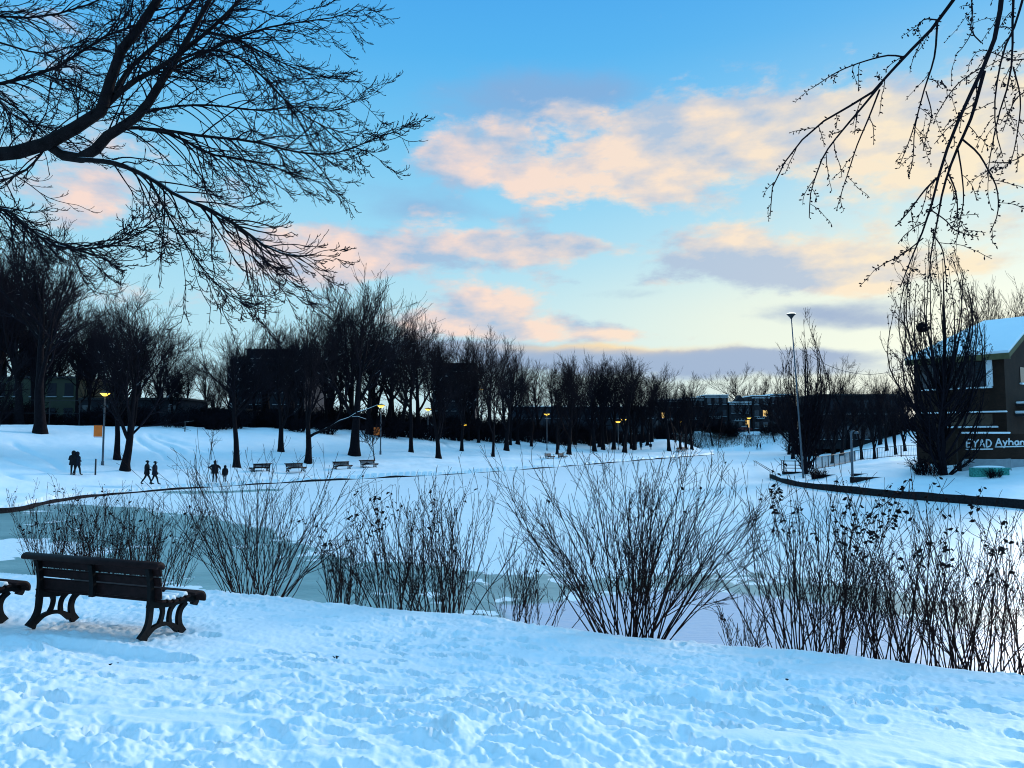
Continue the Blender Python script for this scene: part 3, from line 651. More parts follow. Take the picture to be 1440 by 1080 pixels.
# ================================================================== SHRUBS ON THE NEAR BANK
def leaves_mesh(rng, P, size, droop=.6):
    """folded dead leaves, one per point"""
    n = len(P); V = []; Fq = []
    a = rng.uniform(0, 6.28, n); dz = -rng.uniform(.2, 1.6, n)*droop
    D = unit(np.stack([np.cos(a), np.sin(a), dz], 1)); S = unit(np.cross(D, rng.normal(0, 1, (n, 3)))); U = np.cross(S, D); s = size*rng.uniform(.6, 1.3, n)[:,None]
    p0, p3 = P, P+D*s; cl = rng.uniform(.1, .35, n)[:,None]
    m1 = P+D*s*.38; m2 = P+D*s*.72+U*s*.06
    A1, B1, A2, B2 = m1+S*s*.26+U*s*cl, m1-S*s*.26+U*s*cl, m2+S*s*.20+U*s*cl*.8, m2-S*s*.20+U*s*cl*.8
    V = np.stack([p0, A1, m1, B1, A2, m2, B2, p3], 1).reshape(-1, 3); o = np.arange(n)[:,None]*8
    f = np.concatenate([o+np.array([[0,1,2,3]]), o+np.array([[1,4,5,2]]), o+np.array([[2,5,6,3]]), o+np.array([[4,7,6,5]])])
    return V, f
def shrub(px, dd, hpx, n, base_r, lean, label, seed, leaf=0, bias=0., wob=.062, m2=5, m3=3, rstem=.010, arch=0., leaf_top=.6):
    """dd: metres beyond the crest line"""
    n = int(n*(1.45 if px < 900 else 1.05)); rng = np.random.default_rng(seed); k = (px-720)/F_PX; Y = (CREST+dd)/(NX*k+NY); X = k*Y; z = hz(X, Y)
    H = hpx*Y/F_PX
    a = rng.uniform(0, 6.28, n); rr = base_r*np.sqrt(rng.uniform(0, 1, n))
    ax = np.array([NY, -NX])                                     # along the bank
    u, v = rr*np.cos(a)*1.25, rr*np.sin(a)*.7; n = len(a)
    P0 = np.stack([u*ax[0]+v*NX, u*ax[1]+v*NY, np.full(n, -.12)], 1)
    for i in range(n): P0[i,2] = hz(X+P0[i,0], Y+P0[i,1])-z-.12
    ld = rng.normal(0, lean, n)+u*lean*1.4/max(base_r, .1)+bias; ld = np.clip(ld, -.72, .62); le = rng.normal(0, lean*.6, n)
    D0 = np.stack([ld*ax[0]+le*NX, ld*ax[1]+le*NY, np.ones(n)], 1)
    L = (H+.12)*rng.uniform(.55, 1.08, n)*np.sqrt(1+ld**2*.6)
    S = grow(rng, P0, D0, L, 10, wob, lambda t: arch*(-1 if t > .5 else .3)); SR = taper(1.02*rstem*rng.uniform(.6, 1.15, n), 10, .28, .0034)
    parts = [tubes(S, SR, 5)]
    a1, d, L, r1 = spawn(rng, S, SR, m2+1, .32, .98, .42, .14, .34, .7, .35); T = grow(rng, a1, d, L, 7, .08, lambda t: .04); TR = taper(r1, 7, .5, .0030); parts.append(tubes(T, TR, 4))
    if m3:
        a2, d, L, r2 = spawn(rng, T, TR, m3, .25, .98, .5, .15, .42, .8, .3); T2 = grow(rng, a2, d, L, 5, .1, lambda t: .04); TR2 = taper(r2, 5, .7, .0026); parts.append(tubes(T2, TR2, 3))
    t = thing('bank_shrub', label, 'shrub', (X, Y, z), 0, 'bare shrubs along the near bank')
    V, Fq = cat(parts); link('stems', mesh_np('stems', V, Fq, M['stem']), t)
    if leaf:
        Q = T[:, 3:].reshape(-1, 3) if not m3 else np.concatenate([T[:, 3:].reshape(-1,3), S[:,8:].reshape(-1,3)])
        top = Q[:,2] > H*leaf_top; Q = Q[top]; cid = vnoise(Q[:,0]*3+seed, Q[:,2]*3+Q[:,1]*3, seed); Q = Q[cid > .60]
        if len(Q):
            Q = Q[rng.integers(0, len(Q), leaf)]+rng.normal(0, .02, (leaf, 3))
            V, Fq = leaves_mesh(rng, Q, .072); link('leaves', mesh_np('leaves', V, Fq, M['leaf'], False), t)
    return t
shrub(92, .45, 138, 30, .42, .16, 'leafy topped shrub just behind the left half of the whole bench', 1, 60, m2=4, m3=2)
shrub(150, .5, 134, 34, .45, .15, 'shrub with dead leaves behind the middle of the whole bench', 2, 55, m2=4, m3=2)
shrub(222, .55, 140, 36, .42, .18, 'dense shrub with sparse leaves behind the right end of the whole bench', 3, 45, m2=5, m3=2)
shrub(365, .4, 210, 44, .36, .30, 'wide leafless shrub right of the bench, long stems arching to the left', 4, 0, bias=-.05, wob=.06, m2=5, m3=2)
shrub(488, .4, 135, 22, .20, .16, 'narrow shrub with dead leaf clusters at mid height, right of the wide arching shrub', 5, 75, m2=5, m3=2, leaf_top=.5)
shrub(560, .35, 175, 26, .22, .20, 'shrub with one dark leaf tuft on its tallest stem, left of centre', 6, 55, m2=5, m3=2, leaf_top=.75)
shrub(625, .35, 195, 30, .26, .17, 'upright leafless shrub just right of the one with a single leaf tuft', 7, 8, m2=6, m3=2)
shrub(735, .4, 140, 20, .40, .26, 'low thin shrub leaning apart, left of the biggest bare shrub', 8, 4, m2=5, m3=2, rstem=.007)
shrub(885, .25, 262, 46, .30, .40, 'biggest leafless shrub, a broad fan of stems near the middle of the bank', 9, 6, bias=-.06, wob=.055, m2=7, m3=4, rstem=.012)
shrub(1035, .35, 95, 18, .20, .15, 'small knee high shrub between the big fan and the dense thicket', 10, 5, m2=4, m3=1, rstem=.006)
shrub(1128, .2, 245, 52, .36, .13, 'dense thicket of stems with many dark leaves, first of the right hand row', 11, 150, m2=5, m3=2, leaf_top=.78)
shrub(1215, .3, 232, 34, .34, .14, 'second shrub of the right hand row, stems crossing at a slant', 12, 60, m2=5, m3=2, leaf_top=.7)
shrub(1300, .3, 250, 36, .36, .16, 'third shrub of the right hand row, leaf tufts above the dark stone kerb', 13, 80, m2=5, m3=2, leaf_top=.75)
shrub(1375, .25, 240, 30, .30, .18, 'fourth shrub of the right hand row, few leaves and leaning stems', 14, 40, m2=5, m3=2, leaf_top=.6)
shrub(1436, .2, 240, 24, .26, .16, 'last shrub of the right hand row, cut by the right edge of the picture', 15, 40, m2=5, m3=2, leaf_top=.6)
rng = np.random.default_rng(5)
for i, (px, py, lb) in enumerate([(701,863,'fallen dead leaf on the snow at the foot of the low thin shrub'), (467,934,'fallen leaf in the trampled snow right of the bench'), (1186,916,'fallen leaf on the snow below the dense thicket'), (1106,968,'fallen leaf alone in the snow at the lower right'), (158,946,'tiny fallen leaf in the snow below the bench')]):
    p = ground(px, py, 3); V, Fq = leaves_mesh(rng, np.array([[0,0,.02],[.03,.01,.02]]), .05 if i < 3 else .035, .05)
    tag(link('fallen_leaf', mesh_np('fallen_leaf', V, Fq, M['leaf'], False), None, tuple(p+np.array([0,0,.06]))), lb, 'leaf', 'fallen leaves on the snow')

# ================================================================== MIDDLE AND FAR TREES
SPEC = [dict(seed=101, fork=.30, spread=.62, limbs=9), dict(seed=102, fork=.22, spread=.72, limbs=9, up=.13), dict(seed=103, fork=.34, spread=.55, limbs=10, up=.06, lfac=.5),
        dict(seed=104, fork=.26, spread=.68, limbs=8, up=.16), dict(seed=105, fork=.38, spread=.80, limbs=9, up=.05, lean=.06), dict(seed=106, fork=.2, spread=.6, limbs=8, up=.12, r=.38),
        dict(seed=107, fork=.12, spread=.5, limbs=9, up=.08, r=.36, tips=.02), dict(seed=108, fork=.28, spread=.75, limbs=10, up=.09, r=.28)]
PROTO = []
for s in SPEC:
    t_, c_, T4 = tree_meshes(**s)
    zt = np.percentile(T4[:,:,2], 99.7)
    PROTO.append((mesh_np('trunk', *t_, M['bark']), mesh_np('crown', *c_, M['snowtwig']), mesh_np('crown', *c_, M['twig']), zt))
# sparse young tree
ty, cy, T4 = tree_meshes(120, H=5, r=.07, fork=.35, spread=.8, limbs=8, up=.05, m2=5, m3=4, m4=3, rmin=.012)
YOUNG = (mesh_np('trunk', *ty, M['bark']), mesh_np('crown', *cy, M['twig']), mesh_np('crown', *cy, M['twig']), np.percentile(T4[:,:,2], 99))
ty, cy, T4 = tree_meshes(121, H=5, r=.05, fork=.4, spread=.9, limbs=5, up=.02, m2=2, m3=1, m4=1, rmin=.012)
SAPL = (mesh_np('trunk', *ty, M['bark']), mesh_np('crown', *cy, M['twig']), mesh_np('crown', *cy, M['twig']), np.percentile(T4[:,:,2], 99))
def plant(proto, p, H, rz, label, group=None, name='bare_tree', snowy=1, fat=1.0):
    s = H/proto[3]; t = thing(name, label, 'tree', p-np.array([0,0,.1]), rz, group, (s*fat, s*fat, s))
    link('trunk', proto[0], t); link('crown', proto[1] if snowy else proto[2], t)
    return t
def tree_px(k, px, py, top, label, rz=None, Y=None, group=None, fat=1.0, proto=None, name='bare_tree', snowy=1):
    p = ground(px, py) if Y is None else spot(px, Y)
    H = at(px, top, p[1])[2]-p[2]
    return plant(proto or PROTO[k], p, H, (px*37 % 628)/100. if rz is None else rz, label, group, name, snowy, fat)
G1 = 'park trees on the snowy slope'
T = [(5, 58, None, 300, 'tallest dark tree at the far left, thick trunk on the ridge above the strolling couple', 74, 1.0, None),
     (1, -6, None, 480, 'tree cut by the left edge, its low boughs spreading right over the slope', 60, 1.15, None),
     (6, 175, 663, 385, 'low forking tree right of the lamp post with the orange sign, many rising limbs', None, .95, 1.2),
     (2, 165, 648, 430, 'straight trunk half hidden behind the low forking tree by the orange sign', None, .8, None),
     (4, 333, 657, 445, 'leaning thick trunk with snow in its boughs, above the adult and child on the ice', None, .8, 2.0),
     (3, 395, 637, 455, 'forked tree standing up the slope behind the first and second far benches', None, .9, None),
     (0, 433, 652, 440, 'tree with a long snow lined low bough reaching right, behind the second far bench', None, .85, None),
     (5, 498, 640, 378, 'tallest tree of the middle, wide crown above the third and fourth far benches', None, 1.1, .4),
     (4, 578, 637, 470, 'short leaning trunk with a snowy broken limb, right of the lamp with an orange tag', None, .75, 3.9),
     (1, 617, 644, 490, 'straight trunk with glinting snowy twigs, first tree right of the broken limbed trunk', None, .9, None),
     (2, 649, 635, 505, 'slim single trunk between two thicker ones, behind the empty stretch of path', None, .8, None),
     (7, 693, 642, 480, 'thin straight trunk nearest the kerb, left of the pair of leaning trunks', None, .8, None),
     (3, 712, 634, 490, 'two stemmed tree with a low side limb, upslope of the thin straight trunk', None, .95, None)]
for k, px, py, top, lb, Y, fat, rz in T: tree_px(k, px, py, top, lb, rz, Y, G1, fat)
tree_px(0, 527, 648, 590, 'small young tree with a round twiggy crown above the fourth far bench', .5, None, None, 1.3, YOUNG, 'young_tree')
tree_px(0, 297, 646, 592, 'leafless sapling with few twigs, upslope left of the leaning thick trunk', 1.5, None, None, 1.0, SAPL, 'young_tree')
# the snowy low bough of the tree behind the benches
bt = [o for o in COL.objects if 'snow lined low bough' in str(o.get('label', ''))][0]; p = np.array(bt.location)
inv = (Matrix.Translation(bt.location) @ Matrix.Rotation(bt.rotation_euler.z, 4, 'Z') @ Matrix.Diagonal((*bt.scale, 1))).inverted()
def bl_(pts): return [np.array(inv @ Vector(tuple(at(a_, b_, p[1]+c_)))) for a_, b_, c_ in pts]
B1 = bl_([(434,615,0),(442,610,-.2),(452,606,-.5),(465,600,-.8),(478,592,-1.1),(490,588,-1.3),(503,580,-1.5),(516,576,-1.7),(531,570,-1.9)])
B2 = bl_([(482,590,-1.1),(492,587,-.9),(503,586,-.8),(515,590,-.6)]); B3 = bl_([(466,600,-.8),(474,590,-.9),(478,578,-1),(490,568,-1.2)]); B4 = bl_([(500,582,-1.5),(508,570,-1.6),(522,560,-1.7)])
bo = link('bough', MB().tube(B1, [.17,.14,.12,.10,.08,.07,.055,.04,.02], 8).tube(B2, [.08,.06,.045,.025], 6).tube(B3, [.08,.06,.04,.02], 6).tube(B4, [.05,.04,.02], 6).mesh('bough', M['bark'], True), bt)
up_ = np.array([0,0,1.0])
link('snow_cap', MB().tube([q+up_*.06 for q in B1[2:]], [.01,.035,.045,.03,.035,.02,.01], 8).tube([q+up_*.05 for q in B2], [.02,.025,.02,.01], 6).mesh('snow_cap', M['snow'], True), bo)
G2 = 'trunks in the grove at the far end of the pond path'
T2 = [(7,783,640,505,'leftmost trunk of the far grove, just right of the tall lamp on the ridge'), (0,800,639,500,'slim front trunk of the far grove, above the pair of small dark benches'), (4,836,634,505,'bent trunk in the far grove, right of the pair of small dark benches'), (3,830,627,500,'thick upright trunk in the far grove, left of its bent neighbour'),
      (2,848,632,510,'narrow trunk of the far grove between the bent trunk and the thickest one'), (5,863,632,497,'thickest trunk of the far grove, beside the pair of close lamps'), (1,878,636,500,'leaning front trunk of the far grove, just right of the close lamps'), (7,888,632,505,'dark double trunk at the right end of the far grove, beside the two walkers'), (2,892,633,520,'thin straight pole like trunk right of the dark double trunk'),
      (4,941,634,520,'leaning tree at the left of the far clump by the tiny benches'), (1,957,632,540,'short bushy tree in the middle of the far clump by the tiny benches'), (0,965,631,545,'slim tree between two others in the far clump by the tiny benches'), (3,973,632,535,'rightmost tree of the far clump by the tiny benches')]
for k, px, py, top, lb in T2: tree_px(k, px, py, top, lb, None, None, G2, .85, snowy=0)
for px, py, top, lb in ((1002,625,560,'small lone tree low on the far reedy bank, left of the row houses'), (1090,625,555,'small lone tree on the far reedy bank just left of the tall pole'), (1053,608,560,'short tree in front of the row houses with the snowy porch')):
    tree_px(0, px, py, top, lb, None, None, 'small trees on the far reedy bank', 1.4, YOUNG, 'young_tree')
# isolated crowns against the sky
for k, px, Y, top, lb in ((3,976,232,523,'round crowned tree rising alone over the roofs left of the row houses'), (4,1040,262,512,'tall thin tree leaning over the row houses, crown swept left'), (0,1072,255,524,'tree behind the row houses, right of the leaning thin one'), (3,1192,150,502,'round crowned tree on the skyline between the tall lamp and the big columnar tree'), (1,1160,170,520,'tree on the skyline just right of the small columnar tree'),
                          (2,1236,140,522,'dim tree under the sagging wire, left of the big columnar tree'), (7,1420,95,398,'pale thin tree rising behind the snowy roof'), (3,1475,100,395,'tree at the right edge behind the snowy roof')):
    tree_px(k, px, None, top, lb, None, Y, None, 1.0, snowy=0)
# the wood behind the ridge
rng = np.random.default_rng(77); xs = [0,60,130,190,250,300,340,400,460,500,540,600,640,690,740,780,850,900,930,985]; tops = [330,330,420,430,475,495,470,440,415,415,422,440,452,466,480,500,492,502,518,560]
lbw = 'bare dark tree packed among others in the wood behind the snowy ridge'
n_ = 0
for row, (lo, hi, cnt, dy) in enumerate(((5, 12, 26, 24), (13, 26, 28, 8), (28, 50, 30, -2))):
    for i in range(cnt):
        px = -40+1015*(i+rng.uniform(.1, .9))/cnt; k0 = ground(min(max(px, 5), 930), 612.5 if px > 700 else 603, 60)
        rim = float(np.interp(px, [0,300,500,640,780,900,1000], [78,90,100,112,125,150,185])); Y = rim+rng.uniform(lo, hi)
        top = np.interp(px, xs, tops)+dy+rng.uniform(-6, 26)+(18 if row == 0 else 0)
        if 55 < px < 190 and top < 415: top = 430+rng.uniform(0, 25)
        p = spot(px, Y); H = max(at(px, top, Y)[2]-p[2], 5)
        plant(PROTO[rng.integers(0, 8)], p, H, rng.uniform(0, 6.28), lbw, 'wood behind the snowy ridge', 'bare_tree', 0, rng.uniform(.85, 1.25))
lbr = 'bare dark tree in the distant wood behind the far bank and the right shore'
for i in range(44):
    px = rng.uniform(925, 1330); Y = rng.uniform(225, 300) if px < 1100 else rng.uniform(110, 230)
    top = np.interp(px, [925,1000,1100,1200,1330], [545,562,552,545,535])+rng.uniform(-8, 24)
    p = spot(px, Y); H = max(at(px, top, Y)[2]-p[2], 4); plant(PROTO[rng.integers(0, 8)], p, H, rng.uniform(0, 6.28), lbr, 'distant wood at the far end of the park', 'bare_tree', 0, 1.1)
for px, py, top, lb in ((1135,628,560,'dark leaning trunk on the right shore behind the black fence, leftmost of five'), (1168,626,555,'slanting trunk on the right shore behind the black fence, second of five'), (1210,624,550,'stout trunk on the right shore above the hooked lamp'), (1228,622,550,'slim trunk right of the stout one above the hooked lamp'), (1258,620,545,'upright trunk at the right end of the black fence')):
    tree_px(1, px, None, top, lb, None, 84+(px % 7)*2, 'trees behind the black fence on the right shore', .9, snowy=0)
# understorey along the ridge: twiggy hedge
def bush_mesh(seed, n=70, h=1.6, w=1.2):
    rng = np.random.default_rng(seed); a = rng.uniform(0, 6.28, n); rr = w*.5*np.sqrt(rng.uniform(0, 1, n))
    P0 = np.stack([rr*np.cos(a), rr*np.sin(a), np.full(n, -.15)], 1); D0 = np.stack([np.cos(a)*.5*rng.uniform(0,1,n), np.sin(a)*.5*rng.uniform(0,1,n), np.ones(n)], 1)
    S = grow(rng, P0, D0, h*rng.uniform(.6, 1.1, n), 6, .12, lambda t: 0); SR = taper(np.full(n, .022), 6, .5, .014)
    a1, d, L, r1 = spawn(rng, S, SR, 6, .2, 1, .6, .2, .4, .8); T = grow(rng, a1, d, L, 4, .12, lambda t: .02)
    V, Fq = cat([tubes(S, SR, 4), tubes(T, taper(r1, 4, .8, .013), 3)]); return mesh_np('bush', V, Fq, M['twig'])
BUSH = [bush_mesh(200+i) for i in range(4)]
for i in range(62):
    px = -40+1010*(i+rng.uniform(0, 1))/62; rim = float(np.interp(px, [0,300,500,640,780,900,1000], [78,90,100,112,125,150,185])); p = spot(px, rim+rng.uniform(3, 14)+float(np.interp(px, [600, 760, 860], [0, 14, 24]))); s = rng.uniform(.8, 1.9)
    o = link('bare_bush', BUSH[i % 4], None, tuple(p), rng.uniform(0, 6.28)); o.scale = (s*1.6, s*1.6, s); tag(o, 'twiggy bare bush in the undergrowth along the top of the ridge', 'bush', 'undergrowth along the ridge')
for i in range(130):
    px = -40+1020*(i+rng.uniform(0, 1))/130
    if px < 330 and i % 3: continue
    rim = float(np.interp(px, [0,300,500,640,780,900,1000], [78,90,100,112,125,150,185])); p = spot(px, rim+rng.uniform(14, 45)+float(np.interp(px, [600, 760, 860], [0, 10, 20]))); s = rng.uniform(1.4, 2.6)
    o = link('tall_thicket', BUSH[i % 4], None, tuple(p), rng.uniform(0, 6.28)); o.scale = (s*1.3, s*1.3, s); tag(o, 'tall twiggy thicket filling the wood between the trunks behind the ridge', 'thicket', 'thickets inside the wood')
for i in range(34):
    px = rng.uniform(930, 1300); Y = rng.uniform(216, 222) if px < 1110 else rng.uniform(150, 170); p = spot(px, Y); s = rng.uniform(.8, 1.6)
    o = link('bare_bush', BUSH[i % 4], None, tuple(p), rng.uniform(0, 6.28)); o.scale = (s*2.2, s*2.2, s*1.5); tag(o, 'twiggy bare bush below the houses and behind the black fence', 'bush', 'undergrowth at the far end')

# columnar trees on the right shore
def column_tree(px, py, top, wpx, seed, label, leaf, nst):
    p = ground(px, py); H = at(px, top, p[1])[2]-p[2]; W = wpx*p[1]/F_PX; rng = np.random.default_rng(seed)
    T0 = grow(rng, np.array([[0,0,-.3]]), np.array([[0,0,1.]]), np.array([H*.95]), 14, .02, lambda t: .08); R0 = np.maximum(.30*(H/18)*(1-np.linspace(0,1,14)[None]**.7*.93), .02); R0[0,0] *= 1.3
    n = nst; t = rng.uniform(.04, .5, n); a = rng.uniform(0, 6.28, n); i = (t*13).astype(int); P0 = T0[0,i]
    outw = rng.uniform(.4, 1.75, n); D0 = np.stack([np.cos(a)*outw, np.sin(a)*outw, np.full(n, .75)], 1)
    L = H*np.clip(1.10-(outw-.5)*.62-t*.75, .2, 1)*rng.uniform(.7, 1.0, n)*np.where(t < .2, .8, 1)
    # leave the trunk outward, then turn upward
    S = [P0]; d = unit(D0); c = P0; steps = 13
    for q in range(1, steps):
        k = q/(steps-1); rad = np.linalg.norm(c[:,:2], axis=1); zz = np.clip(c[:,2]/H, 0, 1); lim = W*.5*np.clip(np.minimum(.35+zz*4.0, 1.28*(1.03-zz)**.85), .05, 1)
        pull = np.where(rad > lim*.8, .45, np.where(c[:,2] < H*.3, .10, .2))[:,None]
        d = d+rng.normal(0, .06, d.shape)+pull*np.array([[0,0,1.]]); d[:,:2] *= np.where(rad > lim*.85, .55, .97)[:,None]; d[:,:2] -= (c[:,:2]/np.maximum(rad, .01)[:,None])*np.clip((rad-lim*.9)/W*3.0, 0, .8)[:,None]; d = unit(d); c = c+d*(L/(steps-1))[:,None]; S.append(c)
    S = np.stack(S, 1); SR = taper(np.interp(t, [0,.6], [.09,.045])*(H/18)*1.1, steps, .2, .016)
    a1, d, L1, r1 = spawn(rng, S, SR, 11, .12, 1, .42, .15, .17, .6, .3); Q = grow(rng, a1, d, L1, 6, .09, lambda t: .12); QR = taper(r1, 6, .5, .014)
    a2, d, L2, r2 = spawn(rng, Q, QR, 4, .2, 1, .5, .2, .5, .75, .3); Q2 = grow(rng, a2, d, L2, 4, .1, lambda t: .1); QR2 = taper(r2, 4, .8, .012)
    o = thing('columnar_tree', label, 'tree', p); V, Fq = cat([tubes(T0, R0, 10), tubes(S, SR, 6)]); link('trunk', mesh_np('trunk', V, Fq, M['twig']), o)
    V, Fq = cat([tubes(Q, QR, 4), tubes(Q2, QR2, 3)]); link('crown', mesh_np('crown', V, Fq, M['twig']), o)
    if leaf:
        E = np.concatenate([Q2[:,-1], Q[:,-1], Q[:,3]]); rad = np.linalg.norm(E[:,:2], axis=1); E = E[E[:,2] > H*.3]; E = E[rng.integers(0, len(E), leaf)]
        V, Fq = leaves_mesh(rng, E+rng.normal(0, .06, E.shape), .17); link('leaves', mesh_np('leaves', V, Fq, M['leaf'], False), o)
    return p, H
pc, Hc = column_tree(1326, 668, 345, 172, 61, 'big columnar tree before the brick building, dead leaves and a nest in its crown', 2300, 84)
column_tree(1133, 667, 466, 100, 62, 'smaller bare columnar tree beside the tall lamp on the right shore', 0, 84)
nest = at(1297, 461, pc[1]-.2); rngn = np.random.default_rng(3); a = rngn.normal(0, 1, (90, 3)); a = unit(a)*rngn.uniform(.15, .42, (90, 1)); dd = unit(np.cross(a, rngn.normal(0, 1, (90, 3))))
V, Fq = tubes(grow(rngn, a-dd*.25, dd, np.full(90, .5), 5, .2, lambda t: 0), np.full((90, 5), .035), 4)
tag(link('bird_nest', mesh_np('bird_nest', V, Fq, M['twig']), None, tuple(nest)), 'round dark nest of sticks high in the big columnar tree', 'nest')

# ================================================================== LAMPS, POSTS, FENCES
def park_lamp(px, py, top, label, banner=0, Y=None, lit=True, wide=1.0):
    p = ground(px, py) if Y is None else spot(px, Y); H = at(px, top, p[1])[2]-p[2]; w = p[1]/60*wide
    t = thing('street_lamp', label, 'street lamp', p-np.array([0,0,.1]), 0, 'lit park lamps')
    link('post', MB().tube([(0,0,0),(0,0,.5),(0,0,.52),(0,0,H-.35)], [.13,.12,.085,.065], 10).mesh('post', M['steel'], True), t)
    hd = link('lamp_head', MB().lathe([(.05,H-.38),(.09,H-.3),(.12,H-.28)]).mesh('collar', M['darkmetal'], True), t)
    link('lamp_shade', MB().lathe([(.46*w**.3,H-.02),(.40*w**.3,H+.06),(.16,H+.14),(.04,H+.16)], k=18).mesh('shade', M['darkmetal'], True), t)
    link('bulb', MB().lathe([(.10,H-.28),(.22*w**.4,H-.2),(.36*w**.4,H-.06),(.38*w**.4,H-.03)], k=16).mesh('bulb', M['lamp' if lit else 'lampwhite'], True), t)
    if banner:
        bz = at(px, banner, p[1])[2]-p[2]; link('sign_panel', MB().box(-.85,-.12,-.02,.02,bz-.5,bz+.45).mesh('panel', M['orange'], False, .01), t)
        link('bracket', MB().box(-.8,0,-.015,.015,bz+.46,bz+.50).box(-.8,0,-.015,.015,bz-.56,bz-.52).mesh('bracket', M['darkmetal']), t)
    return t
park_lamp(144, 656, 551, 'lit park lamp nearest the strolling couple, an orange sign on its post', 604)
park_lamp(535, 639, 569, 'lit park lamp above the fourth far bench, an orange tag on its post', 605)
park_lamp(310, None, 587, 'small lit lamp on the ridge between the leaning thick trunk and the sapling', 0, 96)
park_lamp(602, None, 574, 'lit lamp on the ridge straight above the broken limbed trunk, slim post', 0, 114)
park_lamp(653, None, 596, 'low lit lamp on the ridge behind the slim single trunk', 0, 128)
park_lamp(769, None, 581, 'tall lit lamp on the ridge left of the far grove', 0, 128)
park_lamp(869, None, 592, 'left one of the two close lit lamps inside the far grove', 0, 150)
park_lamp(877, None, 589, 'right one of the two close lit lamps inside the far grove, a bit taller', 0, 146)
park_lamp(1053, None, 587, 'faint lit lamp in front of the row houses', 0, 214)
park_lamp(957, None, 592, 'small lit lamp above the far clump by the tiny benches', 0, 205)
park_lamp(677, None, 546, 'warm light high among the dark crowns right of the slim single trunk', 0, 150)
# tall pole
p = ground(1130, 671); H = at(1118, 440, p[1])[2]-p[2]; dx = (1118-1130)*p[1]/F_PX+.05
t = thing('pole_lamp', 'tall pale pole with a lit white lamp on top beside the smaller columnar tree', 'street lamp', p-np.array([0,0,.2]))
link('post', MB().tube([(0,0,0),(dx*.1,0,1.2),(dx*.5,0,H*.5),(dx*.98,0,H-.3)], [.10,.09,.07,.05], 10).mesh('post', M['steel'], True), t)
link('lamp_head', MB().lathe([(.07,H-.35),(.14,H-.22),(.34,H-.0),(.42,H+.05),(.40,H+.09)], (dx,0,0)).mesh('head', M['darkmetal'], True), t)
link('bulb', MB().lathe([(.38,H+.095),(.37,H+.17),(.22,H+.21),(.05,H+.22)], (dx,0,0)).mesh('bulb', M['lampwhite'], True), t)
w0, w1 = at(1124, 490, p[1]), at(1262, 520, 67); wv = [w0+(w1-w0)*q+np.array([0,0,-1.2*4*q*(1-q)]) for q in np.linspace(0, 1, 24)]
tag(link('overhead_wire', MB().tube([a-w0 for a in wv], .022, 5).mesh('wire', M['darkmetal'], True), None, tuple(w0)), 'sagging wire from the tall pole towards the big columnar tree', 'wire')
# hooked lamp
p = ground(1199, 676); H = at(1199, 604, p[1])[2]-p[2]
t = thing('hooked_lamp', 'pale short lamp post with a hooked top on the right shore', 'street lamp', p-np.array([0,0,.1]))
link('post', MB().tube([(0,0,0),(0,0,H*.5),(0,0,H-.3),(.06,0,H-.08),(.22,0,H),(.40,0,H-.06)], [.10,.09,.08,.07,.06,.055], 10).mesh('post', M['steel'], True), t)
link('lamp_head', MB().lathe([(.16,H-.24),(.17,H-.16),(.10,H-.06),(.04,H-.03)], (.44,0,0)).mesh('head', M['steel'], True), t)
# marker post left, short stake on the ridge
for px, py, top, lb in ((134,668,645,'thin dark marker post beside the path near the strolling couple'), (260,606,594,'short dark stake near the top of the ridge, upslope of the second couple')):
    p = ground(px, py); H = at(px, top, p[1])[2]-p[2]
    tag(link('marker_post', MB().tube([(0,0,-.2),(0,0,H-.05),(0,0,H)], [.07,.06,.03], 8).mesh('post', M['darkmetal'], True), None, tuple(p)), lb, 'post')
def fence(name, A, B, h, step, label, mat, rails=(.15, 1.0), bars=0.0, post=.05, snow=False):
    A, B = np.array(A, float), np.array(B, float); L = np.linalg.norm(B[:2]-A[:2]); n = max(1, int(round(L/step)))
    t = thing(name, label, 'fence', A)
    Q = [A+(B-A)*i/n for i in range(n+1)]
    for q in Q: q[2] = max(hz(q[0], q[1]), .1)-.1 if A[2] < 900 else A[2]
    for q in Q: link('post', MB().tube([q-A, q-A+np.array([0,0,h+.1])], post, 6).mesh('post', mat), t)
    for f in rails: link('rail', MB().tube([q-A+np.array([0,0,.1+h*f]) for q in Q], post*.7, 6).mesh('rail', mat), t)
    if bars:
        nb = int(L/bars); m = MB()
        for i in range(nb):
            f = (i+.5)/nb*n; k = int(f); q = Q[k]+(Q[min(k+1, n)]-Q[k])*(f-k)-A; m.tube([q+np.array([0,0,.12]), q+np.array([0,0,.1+h*.97])], .014, 4)
        link('bars', m.mesh('bars', mat), t)
    return t
fence('metal_fence', spot(1145, 78), spot(1200, 92), 1.3, 2.4, 'black fence stepping up the right shore above the landing', M['darkmetal'], (.1, 1.0), .18)
fence('metal_fence', spot(1200, 92.3), spot(1300, 86), 1.3, 2.6, 'long black fence along the top of the right shore behind the hooked lamp', M['darkmetal'], (.1, 1.0), .18)
fence('railing_fence', spot(1362, 57.0), spot(1418, 56.2), .85, 1.5, 'short pale railing at the foot of the graffiti wall', M['trim'], (.1, 1.0), .22, .035)
fence('wire_fence', spot(-60, 84), spot(112, 86), 3.0, 3.5, 'high wire fence on the ridge in front of the pale facade at the left edge', M['darkmetal'], (.02, .5, 1.0), 0, .045)
fence('guard_rail', spot(930, 216), spot(1110, 216), 1.0, 4.0, 'low dark street railing along the top of the far reedy bank', M['darkmetal'], (.95,), 0, .07)
